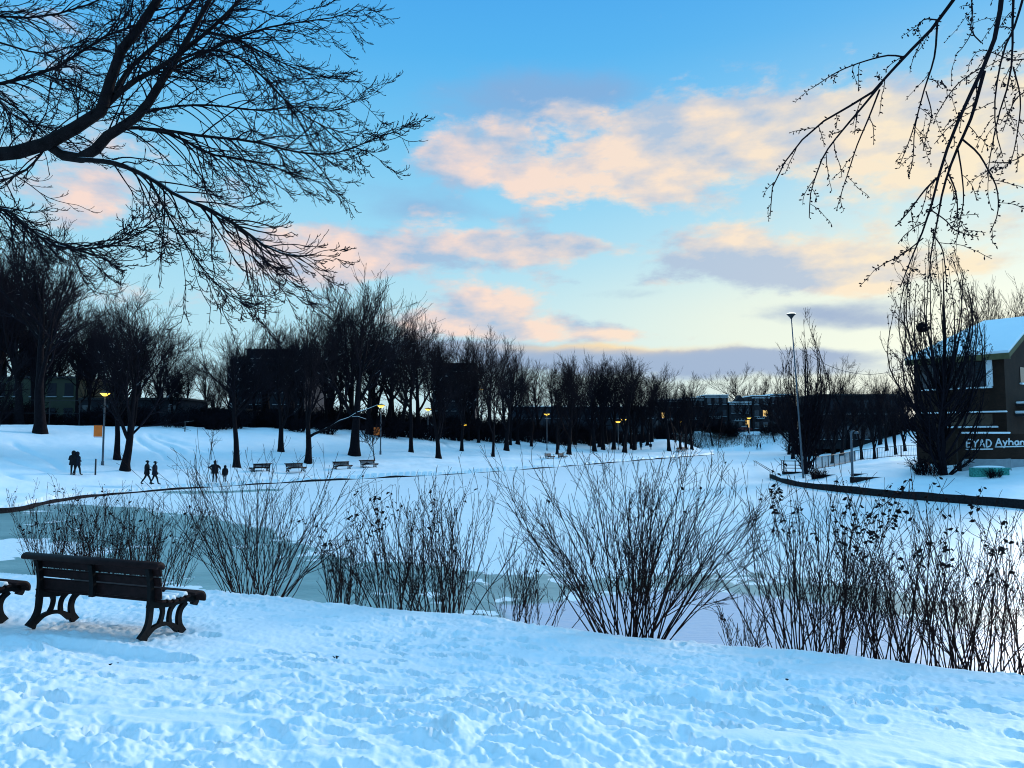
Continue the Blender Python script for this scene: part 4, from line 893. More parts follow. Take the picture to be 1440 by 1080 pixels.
# landing with railing and the pair of handrails to the ice
p = spot(1103, 74)
t = thing('pond_landing', 'small landing with dark railings where the right shore meets the ice', 'landing', p, -.25)
link('deck', MB().box(-.3,2.6,-.8,.8,-.5,.25).mesh('deck', M['stone']), t)
for x in (-.25, .8, 1.7, 2.5): link('post', MB().box(x-.05,x+.05,-.78,-.70,.25,1.35).mesh('post', M['darkmetal']), t)
for z in (.55, .85, 1.25): link('rail', MB().box(-.3,2.55,-.78,-.72,z,z+.07).mesh('rail', M['darkmetal']), t)
link('side_gate', MB().box(-.34,-.28,-.9,.8,1.25,1.32).box(-.34,-.28,-.9,.8,.35,.42).box(-.34,-.28,-.9,-.83,.25,1.32).box(-.34,-.28,.74,.8,.25,1.32).mesh('gate', M['darkmetal']), t)
p = flat(1083, 668, .5); q = flat(1059, 651, .25)
t = thing('step_handrail', 'pair of thin slanting handrails reaching from the kerb over the ice', 'handrail', p)
for k in (0, .28):
    link('rail', MB().tube([np.array([k,k*.2,.35]), (q-p)*.5+np.array([k,k*.2,.35]), q-p+np.array([k,k*.2,.35])], .035, 8).mesh('rail', M['darkmetal'], True), t)
    link('post', MB().tube([np.array([k,k*.2,-.5]), np.array([k,k*.2,.36])], .035, 8).mesh('post', M['darkmetal']), t)
    link('post', MB().tube([(q-p)*.9+np.array([k,k*.2,-.45]), (q-p)*.9+np.array([k,k*.2,.35])], .035, 8).mesh('post', M['darkmetal']), t)
# timber edgings, teal bench block, low evergreen
for px, py, w, lb in ((1160,670,2.2,'low dark timber edging in the snow between the tall pole and the hooked lamp'), (1222,674,2.8,'longer dark timber edging right of the hooked lamp'), (1214,669,1.8,'short dark timber edging just behind the longer one')):
    p = ground(px, py); tag(link('timber_edging', MB().box(-w/2,w/2,-.15,.15,-.3,.17).mesh('timber', M['stone'], False, .02), None, tuple(p), -.12), lb, 'timber edging')
p = ground(1391, 668); t = thing('concrete_planter', 'long turquoise planter in the snow below the graffiti wall', 'planter', p, -.08)
link('box', MB().box(-1.25,1.25,-.35,.35,-.2,.55).mesh('box', M['teal'], False, .02), t); link('snow_fill', MB().lathe([(1,0),(.95,.07),(.6,.13),(.1,.15)], (0,0,.54), 20, 1.15, .3).mesh('fill', M['snow'], True), t)
link('rim', MB().box(-1.3,1.3,-.4,-.34,.42,.56).mesh('rim', M['teal']), t)
for px, py, s, lb in ((1305,668,1.5,'low evergreen bush at the left foot of the big columnar tree'), (1398,672,.7,'little tuft of twigs in front of the turquoise planter'), (1150,672,.9,'small twiggy tuft at the foot of the smaller columnar tree')):
    p = ground(px, py); o = link('low_bush', BUSH[int(px) % 4], None, tuple(p)); o.scale = (s*.9, s*.9, s*.6); tag(o, lb, 'bush')

# ================================================================== BUILDINGS
# brick building at the right: local x along the pond facade (towards the camera), y into the building
C0 = np.array([40.1, 60.0]); zg = 1.7
t = thing('brick_building', 'brown brick building with a snow covered roof at the right edge', 'building', (C0[0], C0[1], zg))
ax = np.array([-.63, .775]); ay = np.array([.775, .63])   # ax: back along the facade, ay: into the building
t.rotation_euler = (0, 0, math.atan2(ax[1], ax[0]))       # local +x = ax, local -y = ay
LB, WB, HE, RH = 7.0, 14.0, 9.2, 3.35
wl = MB().poly([(0,0,-1),(LB,0,-1),(LB,-WB,-1),(0,-WB,-1),(0,0,HE),(LB,0,HE),(LB,-WB,HE),(0,-WB,HE),(0,-WB/2,HE+RH)], [(0,1,5,4),(1,2,6,5),(2,3,7,6),(3,0,4,8,7)])
link('wall', wl.mesh('wall', M['brick']), t)
ov = .5; e0 = HE-.12
rf = MB(); 
P = [(-ov,ov,e0),(LB+ov,ov,e0),(LB+ov,-WB-ov,e0),(-ov,-WB-ov,e0),(-ov,-WB/2,e0+RH+.28),(LB-3.4,-WB/2,e0+RH+.28)]
top = [(a,b,c+.32) for a,b,c in P]
rf.poly(P+top, [(6,7,11,10),(7,8,11),(8,9,10,11),(0,1,7,6),(1,2,8,7),(2,3,9,8),(3,4,10,9),(4,0,6,10)])
roof = link('roof', rf.mesh('roof', M['snow']), t)
link('fascia', MB().box(-ov-.06,LB+ov,ov+.003,ov+.06,e0-.38,e0+.10).mesh('fascia', M['fascia']), t)
rk = MB()
for s in (0,): rk.poly([(-ov-.07,ov,e0-.30),(-ov-.07,-WB/2,e0+RH-.05),(-ov-.07,-WB/2,e0+RH+.30),(-ov-.07,ov,e0+.08),(-ov-.004,ov,e0-.30),(-ov-.004,-WB/2,e0+RH-.05),(-ov-.004,-WB/2,e0+RH+.30),(-ov-.004,ov,e0+.08)], [(0,1,2,3),(4,7,6,5),(0,4,5,1),(3,2,6,7),(0,3,7,4)])
link('barge_board', rk.mesh('barge', M['fascia']), t)
link('soffit', MB().box(-ov,LB+ov,.003,ov,e0-.34,e0-.28).mesh('soffit', M['fascia']), t)
win = link('window', MB().box(1.3,LB-.6,.004,.05,HE-2.6,HE-.55).mesh('glass', M['glass']), t)
fr = MB()
for x in np.linspace(1.3, LB-.6, 7): fr.box(x-.05,x+.05,.006,.12,HE-2.6,HE-.55)
for z in (HE-2.6, HE-1.9, HE-1.2): fr.box(1.3,LB-.6,.008,.10,z-.04,z+.04)
link('frame', fr.mesh('frame', M['darkmetal']), win)
link('sill', MB().box(.9,LB-.5,.004,.30,HE-2.78,HE-2.66).mesh('sill', M['snow'], False, .02), win)
link('corner_post', MB().box(.85,1.28,.004,.16,HE-2.64,HE-.4).mesh('cpost', M['white']), t)
link('snow_ledge', MB().box(-.1,LB-.4,.004,.34,4.40,4.53).mesh('ledge', M['snow'], False, .04), t)
w2 = link('window', MB().box(1.0,4.2,.004,.05,3.35,4.3).mesh('glass2', M['soffit']), t); link('frame', MB().box(1.9,2.0,.006,.1,3.35,4.3).box(3.0,3.1,.006,.1,3.35,4.3).mesh('f2', M['darkmetal']), w2)
link('sill', MB().box(.6,5.0,.004,.3,3.15,3.3).mesh('s2', M['snow'], False, .03), w2)
w3 = link('window', MB().box(-.05,-.004,-5.2,-3.6,HE-2.2,HE-.9).mesh('glass3', M['glass']), t); link('sill', MB().box(-.25,-.004,-5.4,-3.4,HE-2.38,HE-2.24).mesh('s3', M['snow'], False, .03), w3)
cn = link('canopy', MB().box(-2.2,-.004,-5.5,-1.9,4.1,4.32).mesh('canopy', M['darkmetal']), t); link('snow_layer', MB().box(-2.2,-.01,-5.5,-1.9,4.325,4.55).mesh('csnow', M['snow'], False, .05), cn)
cn = link('canopy', MB().box(-1.6,-.004,-5.2,-2.2,5.0,5.14).mesh('canopy', M['darkmetal']), t); link('snow_layer', MB().box(-1.6,-.01,-5.2,-2.2,5.145,5.33).mesh('csnow', M['snow'], False, .05), cn)
# graffiti wall
gA, gB = spot(1345, 58.6), spot(1490, 57.2); gv = gB[:2]-gA[:2]; gl = np.linalg.norm(gv)
t = thing('graffiti_wall', 'low dark brick terrace wall with white painted lettering before the building', 'wall', (gA[0], gA[1], 2.0), math.atan2(gv[1], gv[0]))
link('wall_body', MB().box(0,gl,0,.4,-1.2,2.35).mesh('wall_body', M['brick']), t)
link('snow_ledge', MB().box(.3,gl*.52,-.06,.42,2.354,2.5).mesh('gledge', M['snow'], False, .04), t)
link('base_strip', MB().box(.2,gl,-.10,-.003,-1.2,.38).mesh('base', M['trim']), t)
def wpos(px, py):                                           # pixel on the wall face -> local x, z
    d = ray(px, py); n = np.array([-gv[1], gv[0]])/gl; s = ((gA[:2])@n)/(d[:2]@n); q = np.array([0,0,EYE])+d*s
    return ((q[:2]-gA[:2])@gv/gl, q[2]-2.0)
def stroke(mb, pts, w=.11):
    P = [wpos(*p) for p in pts]
    for (x0, z0), (x1, z1) in zip(P[:-1], P[1:]): mb.tube([(x0,-.012,z0),(x1,-.012,z1)], [w/2, w/2], 6)
g = MB()
for s in ([(1365,618),(1359,618),(1359,629),(1366,628.5)], [(1359,623.5),(1364,623)], [(1367,618),(1371.5,623.5),(1376,618)], [(1371.5,623.5),(1371,629)], [(1377,629),(1380.5,618),(1384.5,629)], [(1378.5,625),(1383,625)], [(1387,618),(1387,629),(1392,627.5),(1394,623),(1391.5,619),(1387,618)], [(1358,632),(1396,631.5)],
          [(1400,627),(1404,616.5),(1408.5,626.5)], [(1401.5,623),(1407,623)], [(1410,619.5),(1413,624.5)], [(1416,619.5),(1411,630)], [(1418.5,616),(1418.5,626)], [(1418.5,622),(1421.5,620),(1424,622),(1424,626)], [(1432,620.5),(1428.5,620),(1426.5,623),(1428.5,626),(1431.5,625),(1432,620.5),(1432.5,626)], [(1435,626),(1435,620)], [(1435,622),(1437.5,620),(1440,622),(1440,626)], [(1440,622),(1443,620),(1446,622),(1446,626)], [(1399,628.5),(1449,627.5)]): stroke(g, s)
link('graffiti', g.mesh('graffiti', M['white'], True), t)

def block(name, label, px0, px1, Y, top, mat, cat_='building', floors=0, cols=0, roofsnow=.25, depth=10, base_z=None, lit=(), parapet=0, winmat='glass', frames=True):
    x0, x1 = (px0-720)/F_PX*Y, (px1-720)/F_PX*Y; z0 = hz((x0+x1)/2, Y)-.6 if base_z is None else base_z; z1 = at((px0+px1)/2, top, Y)[2]; H = z1-z0; W = x1-x0
    t = thing(name, label, cat_, (x0, Y, z0)); link('wall', MB().box(0,W,0,depth,0,H).mesh('wall', mat), t)
    rf = MB().box(-.25,W+.25,-.25,depth+.25,H+.003,H+.25) ; link('roof', rf.mesh('roof', M['darkmetal'] if not roofsnow else M['snow']), t)
    if floors:
        fh = (H-.6)/floors; cw = W/cols
        for i in range(floors):
            for j in range(cols):
                if floors*cols > 96: break
                xx, zz = (j+.24)*cw, .6+i*fh+fh*.28; ww, hh = cw*.52, fh*.52
                w = link('window', MB().box(xx,xx+ww,-.04,-.004,zz,zz+hh).mesh('pane', M['window_lit'] if (i, j) in lit else M[winmat]), t)
                if frames: link('sill', MB().box(xx-.1,xx+ww+.1,-.2,-.005,zz-.16,zz-.02).mesh('sill', M['trim']), w)
    return t, W, H
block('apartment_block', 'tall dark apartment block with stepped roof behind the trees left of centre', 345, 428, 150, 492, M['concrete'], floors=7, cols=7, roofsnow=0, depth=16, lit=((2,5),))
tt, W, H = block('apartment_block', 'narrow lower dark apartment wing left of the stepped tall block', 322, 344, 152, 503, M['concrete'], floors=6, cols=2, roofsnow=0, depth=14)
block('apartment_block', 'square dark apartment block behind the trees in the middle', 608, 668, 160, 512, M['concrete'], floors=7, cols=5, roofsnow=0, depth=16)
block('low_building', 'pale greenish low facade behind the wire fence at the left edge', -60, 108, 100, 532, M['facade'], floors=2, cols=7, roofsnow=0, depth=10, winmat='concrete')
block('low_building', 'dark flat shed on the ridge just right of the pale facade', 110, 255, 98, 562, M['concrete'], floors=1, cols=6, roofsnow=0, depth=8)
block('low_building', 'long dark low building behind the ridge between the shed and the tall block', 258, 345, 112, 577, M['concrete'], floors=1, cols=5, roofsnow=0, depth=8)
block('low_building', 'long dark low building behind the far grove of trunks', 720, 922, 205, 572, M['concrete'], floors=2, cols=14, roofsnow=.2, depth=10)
# row houses at the far end
def row_house(px0, px1, top, label, Y=236, floors=3, cols=3, lit=(), gable=0):
    t, W, H = block('row_house', label, px0, px1, Y, top, M['dbrick'], 'house', floors, cols, .2, 10, None, lit)
    link('cornice', MB().box(-.1,W+.1,-.45,-.004,H-.75,H-.35).mesh('cornice', M['trim']), t)
    if gable:
        link('gable', MB().poly([(W*.25,-.3,H+.27),(W*.75,-.3,H+.27),(W*.5,-.3,H+2.4),(W*.25,3,H+.27),(W*.75,3,H+.27),(W*.5,3,H+2.4)], [(0,1,2),(5,4,3),(0,2,5,3),(1,4,5,2)]).mesh('gable', M['dbrick']), t)
    bc = link('balcony', MB().box(W*.2,W*.62,-1.5,-.004,H*.38,H*.38+.2).box(W*.2,W*.62,-1.5,-1.44,H*.38+.9,H*.38+1.0).mesh('balcony', M['darkmetal']), t)
    bp = MB()
    for x in np.linspace(W*.2+.06, W*.62-.06, 4): bp.box(x-.06,x+.06,-1.45,-1.35,H*.38+.21,H*.38+1.0)
    link('balusters', bp.mesh('balusters', M['trim']), bc); link('snow_layer', MB().box(W*.2,W*.62,-1.4,-.01,H*.38+.205,H*.38+.3).mesh('bs', M['snow']), bc)
    link('door', MB().box(W*.7,W*.86,-.06,-.005,.6,2.9).mesh('door', M['soffit']), t)
row_house(925, 962, 562, 'leftmost dark row house half hidden by the far clump of trees', 240, 3, 3, ((1,0),))
row_house(963, 991, 560, 'second row house from the left, plain flat roof behind the far clump', 238, 3, 3)
row_house(992, 1024, 556, 'tallest row house, flat roofed with pale trim, left of the gabled one', 236, 3, 3)
row_house(1026, 1056, 566, 'gabled row house with a snowy porch edge and balcony', 235, 2, 3, ((0,2),), 1)
row_house(1058, 1082, 557, 'dark row house right of the gabled one, partly behind bare trees', 237, 3, 2, ((1,1),))
row_house(1084, 1112, 555, 'rightmost row house, just left of the tall pole', 238, 3, 3)
block('low_building', 'long dark building among the trees behind the black fence', 1150, 1262, 150, 556, M['dbrick'], floors=2, cols=9, roofsnow=0, depth=10, lit=())
# parked cars at the street on the far bank
def car(label, px, paint, Y=222):
    p = spot(px, Y); t = thing('parked_car', label, 'car', p+np.array([0,0,.02]), 0, 'cars parked along the far street')
    b = MB(); prof = [(-2.2,.35),(-2.25,.75),(-2.1,.92),(-1.3,1.0),(-.75,1.42),(.75,1.45),(1.35,1.02),(2.1,.88),(2.25,.6),(2.2,.35)]; n = len(prof)
    b.poly([(x,-.85 if z < 1.1 else -.68,z) for x,z in prof]+[(x,.85 if z < 1.1 else .68,z) for x,z in prof], [tuple(range(n)), tuple(range(2*n-1,n-1,-1))]+[(i,i+n,(i+1) % n+n,(i+1) % n) for i in range(n)]); link('body', b.mesh('car_body', paint, False, .04), t)
    for y in (-.80,.80): link('side_window', MB().poly([(-1.1,y*1.0,1.03),(1.1,y,1.03),(.68,y*.9,1.38),(-.68,y*.9,1.38)], [(0,1,2,3)]).mesh('sw', M['glass']), t)
    for x in (-1.4,1.4):
        for y in (-.86,.86):
            w = MB(); w.tube([(x,y-.1,.33),(x,y+.1,.33)], .33, 16); link('wheel', w.mesh('wheel', M['rubber']), t)
    link('snow_layer', MB().box(-.8,.8,-.66,.66,1.452,1.58).mesh('car_snow', M['snow'], False, .05), t)
car('snow topped car parked in front of the leftmost row house', 934, M['carpaint']); car('snow topped car parked below the second row house', 962, M['carpaint']); car('snow topped car parked below the tallest row house', 1022, M['carpaint'], 224); car('dark red car parked before the gabled row house', 1046, M['carred'], 224); car('snow topped car parked below the rightmost row house', 1078, M['carpaint'], 224)
# reedy far bank: dry stalks nobody could count
def reeds():
    rng = np.random.default_rng(9); n = 6000; x = rng.uniform(38, 84, n); y = rng.uniform(200, 219, n); z = h_base(x, y); ok = (z > .7) & (z < 5.3); P0 = np.stack([x, y, z-.05], 1)[ok]; n = len(P0)
    D0 = np.stack([rng.normal(0, .25, n), rng.normal(0, .25, n), np.ones(n)], 1); S = grow(rng, P0, D0, rng.uniform(.4, 1.3, n), 3, .1, lambda t: 0)
    V, Fq = tubes(S, np.full((n, 3), .03), 3); tag(link('dry_stalks', mesh_np('dry_stalks', V, Fq, M['reed'])), 'thin dry stalks poking through the snow of the far bank', 'dry grass', kind='stuff')
reeds()

# ================================================================== PEOPLE
def person(px, py, hpx, label, facing, arms='down', stride=.25, hat='hat', coat='coat', long=0, Y=None, bow=.0, width=1.28):
    p = ground(px, py) if Y is None else spot(px, Y)
    H = hpx*p[1]/F_PX; s = H/1.76
    st = stride
    J = {}; V = []; E = []; Rr = []
    def vtx(n, q, r, par=None):
        J[n] = len(V); V.append(q); Rr.append(r)
        if par: E.append((J[par], J[n]))
    b = bow
    vtx('pelvis', (0,0,.94), .15)
    vtx('waist', (0,.01+b*.15,1.08), .14, 'pelvis'); vtx('chest', (0,.0+b*.4,1.30), .165, 'waist'); vtx('neck', (0,.01+b*.6,1.49), .06, 'chest'); vtx('jaw', (0,.035+b*.65,1.575), .068, 'neck'); vtx('skull', (0,.01+b*.7,1.67), .095, 'jaw'); vtx('crownpt', (0,.0+b*.7,1.74), .07, 'skull'); vtx('nose', (0,.125+b*.68,1.615), .014, 'jaw')
    for sd, n in ((-1,'l'),(1,'r')):
        vtx('ear'+n, (sd*.098,.0+b*.68,1.64), .016, 'skull')
        vtx('sh'+n, (sd*.19,b*.4,1.42), .075, 'chest')
        if arms == 'down': el, wr = (sd*.26,-.05+b*.3+sd*st*.25,1.14), (sd*.27,.03+b*.3+sd*st*.55,.90)
        elif arms == 'poles': el, wr = (sd*.42,-.05,1.24), (sd*.36,.22,1.10)
        else: el, wr = (sd*.27,-.03,1.16), (sd*.12,.20,1.08)
        vtx('el'+n, el, .058, 'sh'+n); vtx('wr'+n, wr, .038, 'el'+n); w = np.array(wr); d = unit(w-np.array(el)); pal = w+d*.07; vtx('palm'+n, tuple(pal), .036, 'wr'+n)
        side = unit(np.cross(d, [sd,0,.01]))
        for k, (off, ln) in enumerate(((-.03,.065),(-.01,.08),(.01,.075),(.03,.06))): q = pal+side*off*.9+d*ln*.55; vtx('f%d%s' % (k,n), tuple(q), .010, 'palm'+n); vtx('g%d%s' % (k,n), tuple(q+d*ln*.45+np.array([-sd*.012,.01,0])), .008, 'f%d%s' % (k,n))
        vtx('th'+n, tuple(pal-d*.03-side*.05), .011, 'palm'+n); vtx('tt'+n, tuple(pal+d*.012-side*.062), .009, 'th'+n)
        f = sd*st
        vtx('hip'+n, (sd*.10,0,.86), .105, 'pelvis'); vtx('kn'+n, (sd*.11,f*.55+.04,.48), .070, 'hip'+n); vtx('an'+n, (sd*.11,f*1.15-.03,.09), .052, 'kn'+n); vtx('to'+n, (sd*.125,f*1.15+.16,.04), .042, 'an'+n)
    me = bpy.data.meshes.new('person_rig'); me.from_pydata(V, E, []); o = bpy.data.objects.new('rig', me); COL.objects.link(o)
    sk = o.modifiers.new('s', 'SKIN'); sk.use_smooth_shade = True
    for i, r in enumerate(Rr): me.skin_vertices[0].data[i].radius = (r, r)
    me.skin_vertices[0].data[0].use_root = True
    ss = o.modifiers.new('u', 'SUBSURF'); ss.levels = 1; ss.render_levels = 1
    dg = bpy.context.evaluated_depsgraph_get(); em = bpy.data.meshes.new_from_object(o.evaluated_get(dg)); bpy.data.objects.remove(o)
    em.materials.clear(); em.materials.append(M['body'])
    t = thing('person', label, 'person', p-np.array([0,0,.02]), facing, None, s); link('body', em, t)
    c = MB(); hem = .42 if long else .74
    prof = [(hem,.24,.21,0),(.80,.225,.20,0),(.95,.215,.185,0),(1.08,.20,.175,b*.15),(1.25,.225,.185,b*.35),(1.38,.225,.17,b*.5),(1.46,.15,.13,b*.58),(1.52,.085,.085,b*.6)]
    k = 16; P = []
    for z, rx, ry, oy in prof:
        for i in range(k): a = 2*math.pi*i/k; P.append((rx*width*math.cos(a), ry*math.sin(a)+oy, z))
    c.poly(P, [(j*k+i, j*k+(i+1) % k, (j+1)*k+(i+1) % k, (j+1)*k+i) for j in range(len(prof)-1) for i in range(k)])
    for n in 'lr': c.tube([V[J['sh'+n]], V[J['el'+n]], V[J['wr'+n]]], [.088,.075,.058], 10)
    link('coat', c.mesh('coat', M[coat], True), t)
    hy = b*.7
    if hat == 'hood': link('hood', MB().lathe([(.10,-.20),(.135,-.12),(.15,0),(.13,.09),(.07,.15),(.01,.17)], (0,-.015+hy,1.66), 14).mesh('hood', M[coat], True), t)
    elif hat == 'hat': link('hat', MB().lathe([(.118,-.02),(.125,.02),(.12,.07),(.09,.12),(.03,.15),(.035,.17),(.03,.2),(.005,.21)], (0,.0+hy,1.66), 14).mesh('hat', M['hat'], True), t)
    elif hat == 'cap': link('hat', MB().lathe([(.115,0),(.118,.05),(.09,.10),(.02,.125)], (0,hy,1.66), 14).box(-.08,.08,.08+hy,.2+hy,1.655,1.675).mesh('cap', M['hat'], True), t)
    if arms == 'poles':
        for n, sd in (('l',-1),('r',1)):
            w = np.array(V[J['palm'+n]]); tag(link('ski_pole', MB().tube([(0,0,.08),(sd*.12,-.3,-w[2]*s)], .012, 6).mesh('pole', M['darkmetal']), None, tuple(np.array(t.matrix_world.translation) if False else p+np.array([(w[0]*math.cos(facing)-w[1]*math.sin(facing))*s, (w[0]*math.sin(facing)+w[1]*math.cos(facing))*s, w[2]*s]))), 'thin dark pole held out to the %s of the adult on the ice' % ('left' if sd*math.cos(facing) < 0 else 'right'), 'ski pole')
    return t
person(102.5, 668, 33, 'broad hooded walker of the close pair by the marker post, on the left', .5, 'pocket', .16, 'hood', 'coat', 0, width=1.25)
person(108, 668, 32, 'walker of the close pair by the marker post, on the right and half hidden', -.4, 'pocket', .2, 'hood', 'coat2', 0)
person(206, 681, 33, 'left one of the two strollers on the kerb, long dark coat and wide step', -1.25, 'pocket', .33, 'cap', 'coat', 0)
person(217, 681.5, 32.5, 'right one of the two strollers on the kerb, dark jacket and short hat', -1.15, 'down', .26, 'cap', 'coat2', 0)
person(301.5, 683, 30, 'adult on the ice with elbows out and long dark trousers', .1, 'poles', .06, 'hat', 'coat', 0)
person(316, 682, 23, 'child in a dark hooded coat beside the adult on the ice', .5, 'down', .14, 'hood', 'coat', 0, width=1.2)
person(901.5, 633.5, 12, 'dark stout walker at the far end of the path, left of a second one', .2, 'pocket', .15, 'hood', 'coat', 0, width=1.2)
person(915, 633, 10.5, 'thin lone walker at the far end of the path, right of the stout one', -.2, 'down', .2, 'hat', 'coat2', 0)
person(1065, 632, 9, 'tiny walker at the foot of the reedy bank, on the left of two', 1.2, 'pocket', .2, 'hat', 'coat', 0)
person(1069.5, 632, 9, 'tiny walker at the foot of the reedy bank, on the right of two', 1.2, 'pocket', .15, 'hat', 'coat2', 0)

# ================================================================== SKY, SUN, CAMERA
def build_world():
    w = bpy.data.worlds.new('World'); scene.world = w; w.use_nodes = True; nt = w.node_tree; bg = nt.nodes['Background']
    tc = N(nt, 'ShaderNodeTexCoord'); dirn = N(nt, 'ShaderNodeVectorMath', operation='NORMALIZE', ins={0: tc.outputs['Generated']})
    sx = N(nt, 'ShaderNodeSeparateXYZ', ins={0: dirn.outputs[0]})
    def mth(op, a, b=None, c=None, clamp=False):
        n = N(nt, 'ShaderNodeMath', operation=op, use_clamp=clamp, ins={0: a})
        for i, v in ((1, b), (2, c)):
            if v is not None:
                if hasattr(v, 'node'): nt.links.new(v, n.inputs[i])
                else: n.inputs[i].default_value = v
        return n.outputs[0]
    az = mth('MULTIPLY', mth('ARCTAN2', sx.outputs['X'], sx.outputs['Y']), 180/math.pi)
    el = mth('MULTIPLY', mth('ARCSINE', sx.outputs['Z']), 180/math.pi)
    uv = N(nt, 'ShaderNodeCombineXYZ', ins={0: az, 1: el, 2: 0.0}).outputs[0]
    def uvp(px, py):
        d = ray(px, py); d = d/np.linalg.norm(d); return math.degrees(math.atan2(d[0], d[1])), math.degrees(math.asin(d[2]))
    def mix(f, a, b):
        n = N(nt, 'ShaderNodeMix', data_type='RGBA', clamp_factor=True)
        for i, v in ((0, f), (6, a), (7, b)):
            if hasattr(v, 'node'): nt.links.new(v, n.inputs[i])
            else: n.inputs[i].default_value = v if np.isscalar(v) else tuple(v)+(1,)
        return n.outputs[2]
    # warped coordinates for ragged clouds
    st = N(nt, 'ShaderNodeVectorMath', operation='MULTIPLY', ins={0: uv, 1: (.075, .17, 1)}).outputs[0]
    n1 = N(nt, 'ShaderNodeTexNoise', ins={'Vector': st, 'Scale': 1.0, 'Detail': 9.0, 'Roughness': .58, 'Distortion': .25})
    wv = N(nt, 'ShaderNodeVectorMath', operation='MULTIPLY_ADD', ins={0: n1.outputs['Color'], 1: (7.0, 3.0, 0), 2: (-3.5, -1.5, 0)}).outputs[0]
    uw = N(nt, 'ShaderNodeVectorMath', operation='ADD', ins={0: uv, 1: wv}).outputs[0]
    def blob(px, py, rx, ry, wgt, src=uw, slant=0.0):
        u, v = uvp(px, py); k = 57.3/1040*(.88 if ry < 150 else 1)
        a = N(nt, 'ShaderNodeVectorMath', operation='SUBTRACT', ins={0: src, 1: (u, v, 0)}).outputs[0]
        if slant:
            vr = N(nt, 'ShaderNodeVectorRotate', rotation_type='Z_AXIS', ins={'Vector': a, 'Angle': slant}); a = vr.outputs[0]
        a = N(nt, 'ShaderNodeVectorMath', operation='MULTIPLY', ins={0: a, 1: (1/(rx*k), 1/(ry*k), 0)}).outputs[0]
        d = N(nt, 'ShaderNodeVectorMath', operation='DOT_PRODUCT', ins={0: a, 1: a}).outputs['Value']
        return mth('MULTIPLY', mth('POWER', math.e, mth('MULTIPLY', d, -1.0)), wgt)
    def total(bl, src=uw):
        s = None
        for b in bl:
            v = blob(*b[:5], src, b[5] if len(b) > 5 else 0.0); s = v if s is None else mth('ADD', s, v)
        return s
    main_bl = [(680,205,100,48,1.1), (630,235,70,34,.7), (760,262,80,28,1.0), (790,160,110,36,.6), (880,225,120,48,1.0), (960,190,130,60,1.0), (1060,165,130,56,.95), (1180,185,140,66,.95), (1330,170,140,80,.95), (1450,190,110,100,.9), (950,270,90,26,.8), (1250,265,90,30,.45),
               (480,352,120,40,1.35), (400,385,100,30,.9), (600,340,80,26,.8), (740,350,120,34,1.25), (560,372,110,20,.7), (660,300,120,20,.5), (820,342,60,20,.5), (1020,348,125,42,1.1), (1120,368,120,44,1.1), (1230,385,120,40,1.0), (1380,362,90,26,.7), (930,392,80,14,.6),
               (700,420,95,34,1.2), (620,450,120,32,1.1), (770,462,130,20,1.0), (880,475,120,14,.9), (60,200,110,60,.5), (230,250,130,50,.65), (100,290,130,45,.6), (60,60,140,70,.5), (230,420,150,28,.6), (430,195,60,24,.5), (340,330,90,30,.5), (1410,235,70,24,.6)]
    low_bl = [(640,488,150,20,.9), (800,500,200,17,1.1,), (980,510,210,15,1.1), (1160,435,120,22,.9), (1240,452,80,16,.7), (870,412,90,10,.5), (1130,500,200,10,.5), (1060,525,220,14,.8), (700,520,240,16,.6)]
    grey_bl = [(720,150,150,50,1.0), (840,125,120,34,.7), (600,270,120,40,.5), (560,290,110,26,.3), (700,300,140,22,.35), (470,430,120,26,.4)]
    fm = total(main_bl); fl = total(low_bl); fg = total(grey_bl)
    n2 = N(nt, 'ShaderNodeTexNoise', ins={'Vector': st, 'Scale': 2.8, 'Detail': 12.0, 'Roughness': .62, 'Distortion': .15})
    nf = mth('SUBTRACT', n2.outputs['Fac'], .5)
    def dens(f, k, a, b):
        s = mth('MULTIPLY_ADD', nf, k, f); n = N(nt, 'ShaderNodeMapRange', interpolation_type='SMOOTHSTEP', ins={0: s, 1: a, 2: b}); return n.outputs[0]
    dm = dens(fm, 2.5, .42, 1.12); dl = dens(fl, .9, .25, 1.05); dg_ = dens(fg, .8, .18, 1.15)
    # shading: noise sampled a little sunward
    sh = N(nt, 'ShaderNodeVectorMath', operation='ADD', ins={0: st, 1: (.16, .10, 0)}).outputs[0]
    n3 = N(nt, 'ShaderNodeTexNoise', ins={'Vector': sh, 'Scale': 2.0, 'Detail': 6.0, 'Roughness': .55})
    n4 = N(nt, 'ShaderNodeTexNoise', ins={'Vector': st, 'Scale': 2.0, 'Detail': 6.0, 'Roughness': .55})
    lit = mth('MULTIPLY_ADD', mth('SUBTRACT', n4.outputs['Fac'], n3.outputs['Fac']), 3.3, .54)
    sdark = total([(1010,375,120,24,.8), (920,385,100,16,.6), (1130,392,110,22,.5), (760,130,150,40,.5), (1000,120,140,26,.5), (560,375,120,18,.4), (700,345,120,16,.3), (1250,95,140,36,.5), (1130,235,90,22,.35), (620,250,70,20,.3), (1380,240,80,26,.35)], uw)
    slight = total([(880,260,130,34,.5), (500,358,80,20,.5), (750,265,60,20,.5), (1290,210,160,60,.45), (1230,400,100,24,.5), (720,420,60,18,.5), (860,470,130,10,.6), (1400,300,160,90,.4)], uw)
    lit = mth('ADD', mth('SUBTRACT', lit, sdark), slight)
    warm = N(nt, 'ShaderNodeMapRange', ins={0: az, 1: -8.0, 2: 34.0}).outputs[0]
    ccol = mix(warm, lin(254, 222, 208), lin(255, 238, 205)); cgrey = mix(warm, lin(164, 192, 222), lin(194, 204, 220))
    cl = mix(mth('ADD', lit, 0.0, clamp=True), cgrey, ccol)
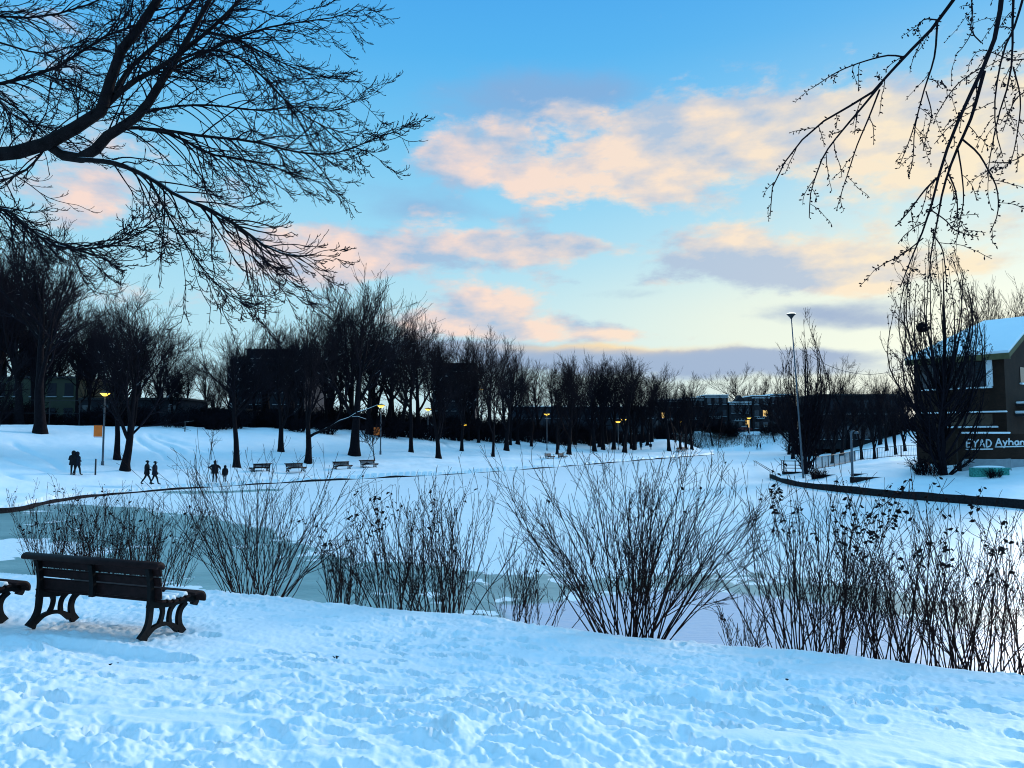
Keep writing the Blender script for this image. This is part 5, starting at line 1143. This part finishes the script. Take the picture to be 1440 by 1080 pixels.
    # clear sky
    ramp = N(nt, 'ShaderNodeValToRGB', ins={'Fac': N(nt, 'ShaderNodeMapRange', ins={0: el, 1: 0.0, 2: 90.0}).outputs[0]})
    stops = [(0, (196,228,242)), (5, (190,234,250)), (10, (180,232,252)), (16, (156,222,253)), (22, (120,205,252)), (28, (86,186,250)), (34, (70,170,246)), (46, (78,170,242)), (58, (130,200,246)), (90, (132,202,246))]
    cr = ramp.color_ramp; cr.elements[0].position = 0; cr.elements[0].color = lin(*stops[0][1])+(1,); cr.elements[1].position = 1; cr.elements[1].color = lin(*stops[-1][1])+(1,)
    for e_, c in stops[1:-1]: q = cr.elements.new(e_/90); q.color = lin(*c)+(1,)
    glow = total([(1080,470,420,110,.85), (1330,330,300,170,.5)], uv)
    sky0 = mix(glow, ramp.outputs['Color'], lin(236, 249, 238))
    ns = N(nt, 'ShaderNodeTexSky', sky_type='NISHITA', sun_disc=False, sun_elevation=R(5), sun_rotation=R(42))
    nsk = N(nt, 'ShaderNodeVectorMath', operation='SCALE', ins={0: ns.outputs[0], 'Scale': .12}).outputs[0]
    sky = mix(.10, sky0, nsk)
    c1 = mix(mth('MULTIPLY', dg_, .7), sky, lin(140, 172, 214))
    c2 = mix(mth('MULTIPLY', dm, .92), c1, cl)
    lowc = mix(blob(930,487,210,9,1.2, uw, 0.0), lin(150, 172, 208), lin(255, 222, 170))
    c3 = mix(mth('MULTIPLY', dl, .85), c2, lowc)
    # brighter, paler sky behind the camera and overhead where the photo cannot see
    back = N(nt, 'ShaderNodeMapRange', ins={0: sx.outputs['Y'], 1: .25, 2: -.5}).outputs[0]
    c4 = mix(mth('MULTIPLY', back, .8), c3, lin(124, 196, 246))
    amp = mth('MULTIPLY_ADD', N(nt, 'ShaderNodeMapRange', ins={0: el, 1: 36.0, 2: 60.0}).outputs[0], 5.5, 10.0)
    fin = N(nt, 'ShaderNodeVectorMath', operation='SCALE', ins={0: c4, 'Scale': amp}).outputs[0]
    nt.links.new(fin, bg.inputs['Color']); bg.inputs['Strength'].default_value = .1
    w.cycles.sampling_method = 'MANUAL'; w.cycles.sample_map_resolution = 512
build_world()
L = bpy.data.lights.new('sun', 'SUN'); L.energy = 2.2; L.angle = R(16); L.color = (1, .96, .91)
so = bpy.data.objects.new('sun', L); COL.objects.link(so)
sd = Vector((math.sin(R(42))*math.cos(R(18)), math.cos(R(42))*math.cos(R(18)), math.sin(R(18)))); so.rotation_euler = sd.to_track_quat('Z', 'Y').to_euler(); so.location = (30, 30, 60)
cam = bpy.data.cameras.new('camera'); cam.sensor_width = 36; cam.lens = 36*F_PX/1440; cam.clip_end = 6000; cam.clip_start = .05
co = bpy.data.objects.new('camera', cam); COL.objects.link(co); co.location = (0, 0, EYE); co.rotation_euler = (R(90)+PITCH, 0, 0); scene.camera = co
scene.view_settings.view_transform = 'Standard'; scene.view_settings.look = 'None'; scene.view_settings.exposure = 0; scene.view_settings.gamma = 1
scene.render.engine = 'CYCLES'; scene.cycles.max_bounces = 6; scene.cycles.diffuse_bounces = 3; scene.cycles.use_denoising = True; scene.cycles.filter_width = 1.05
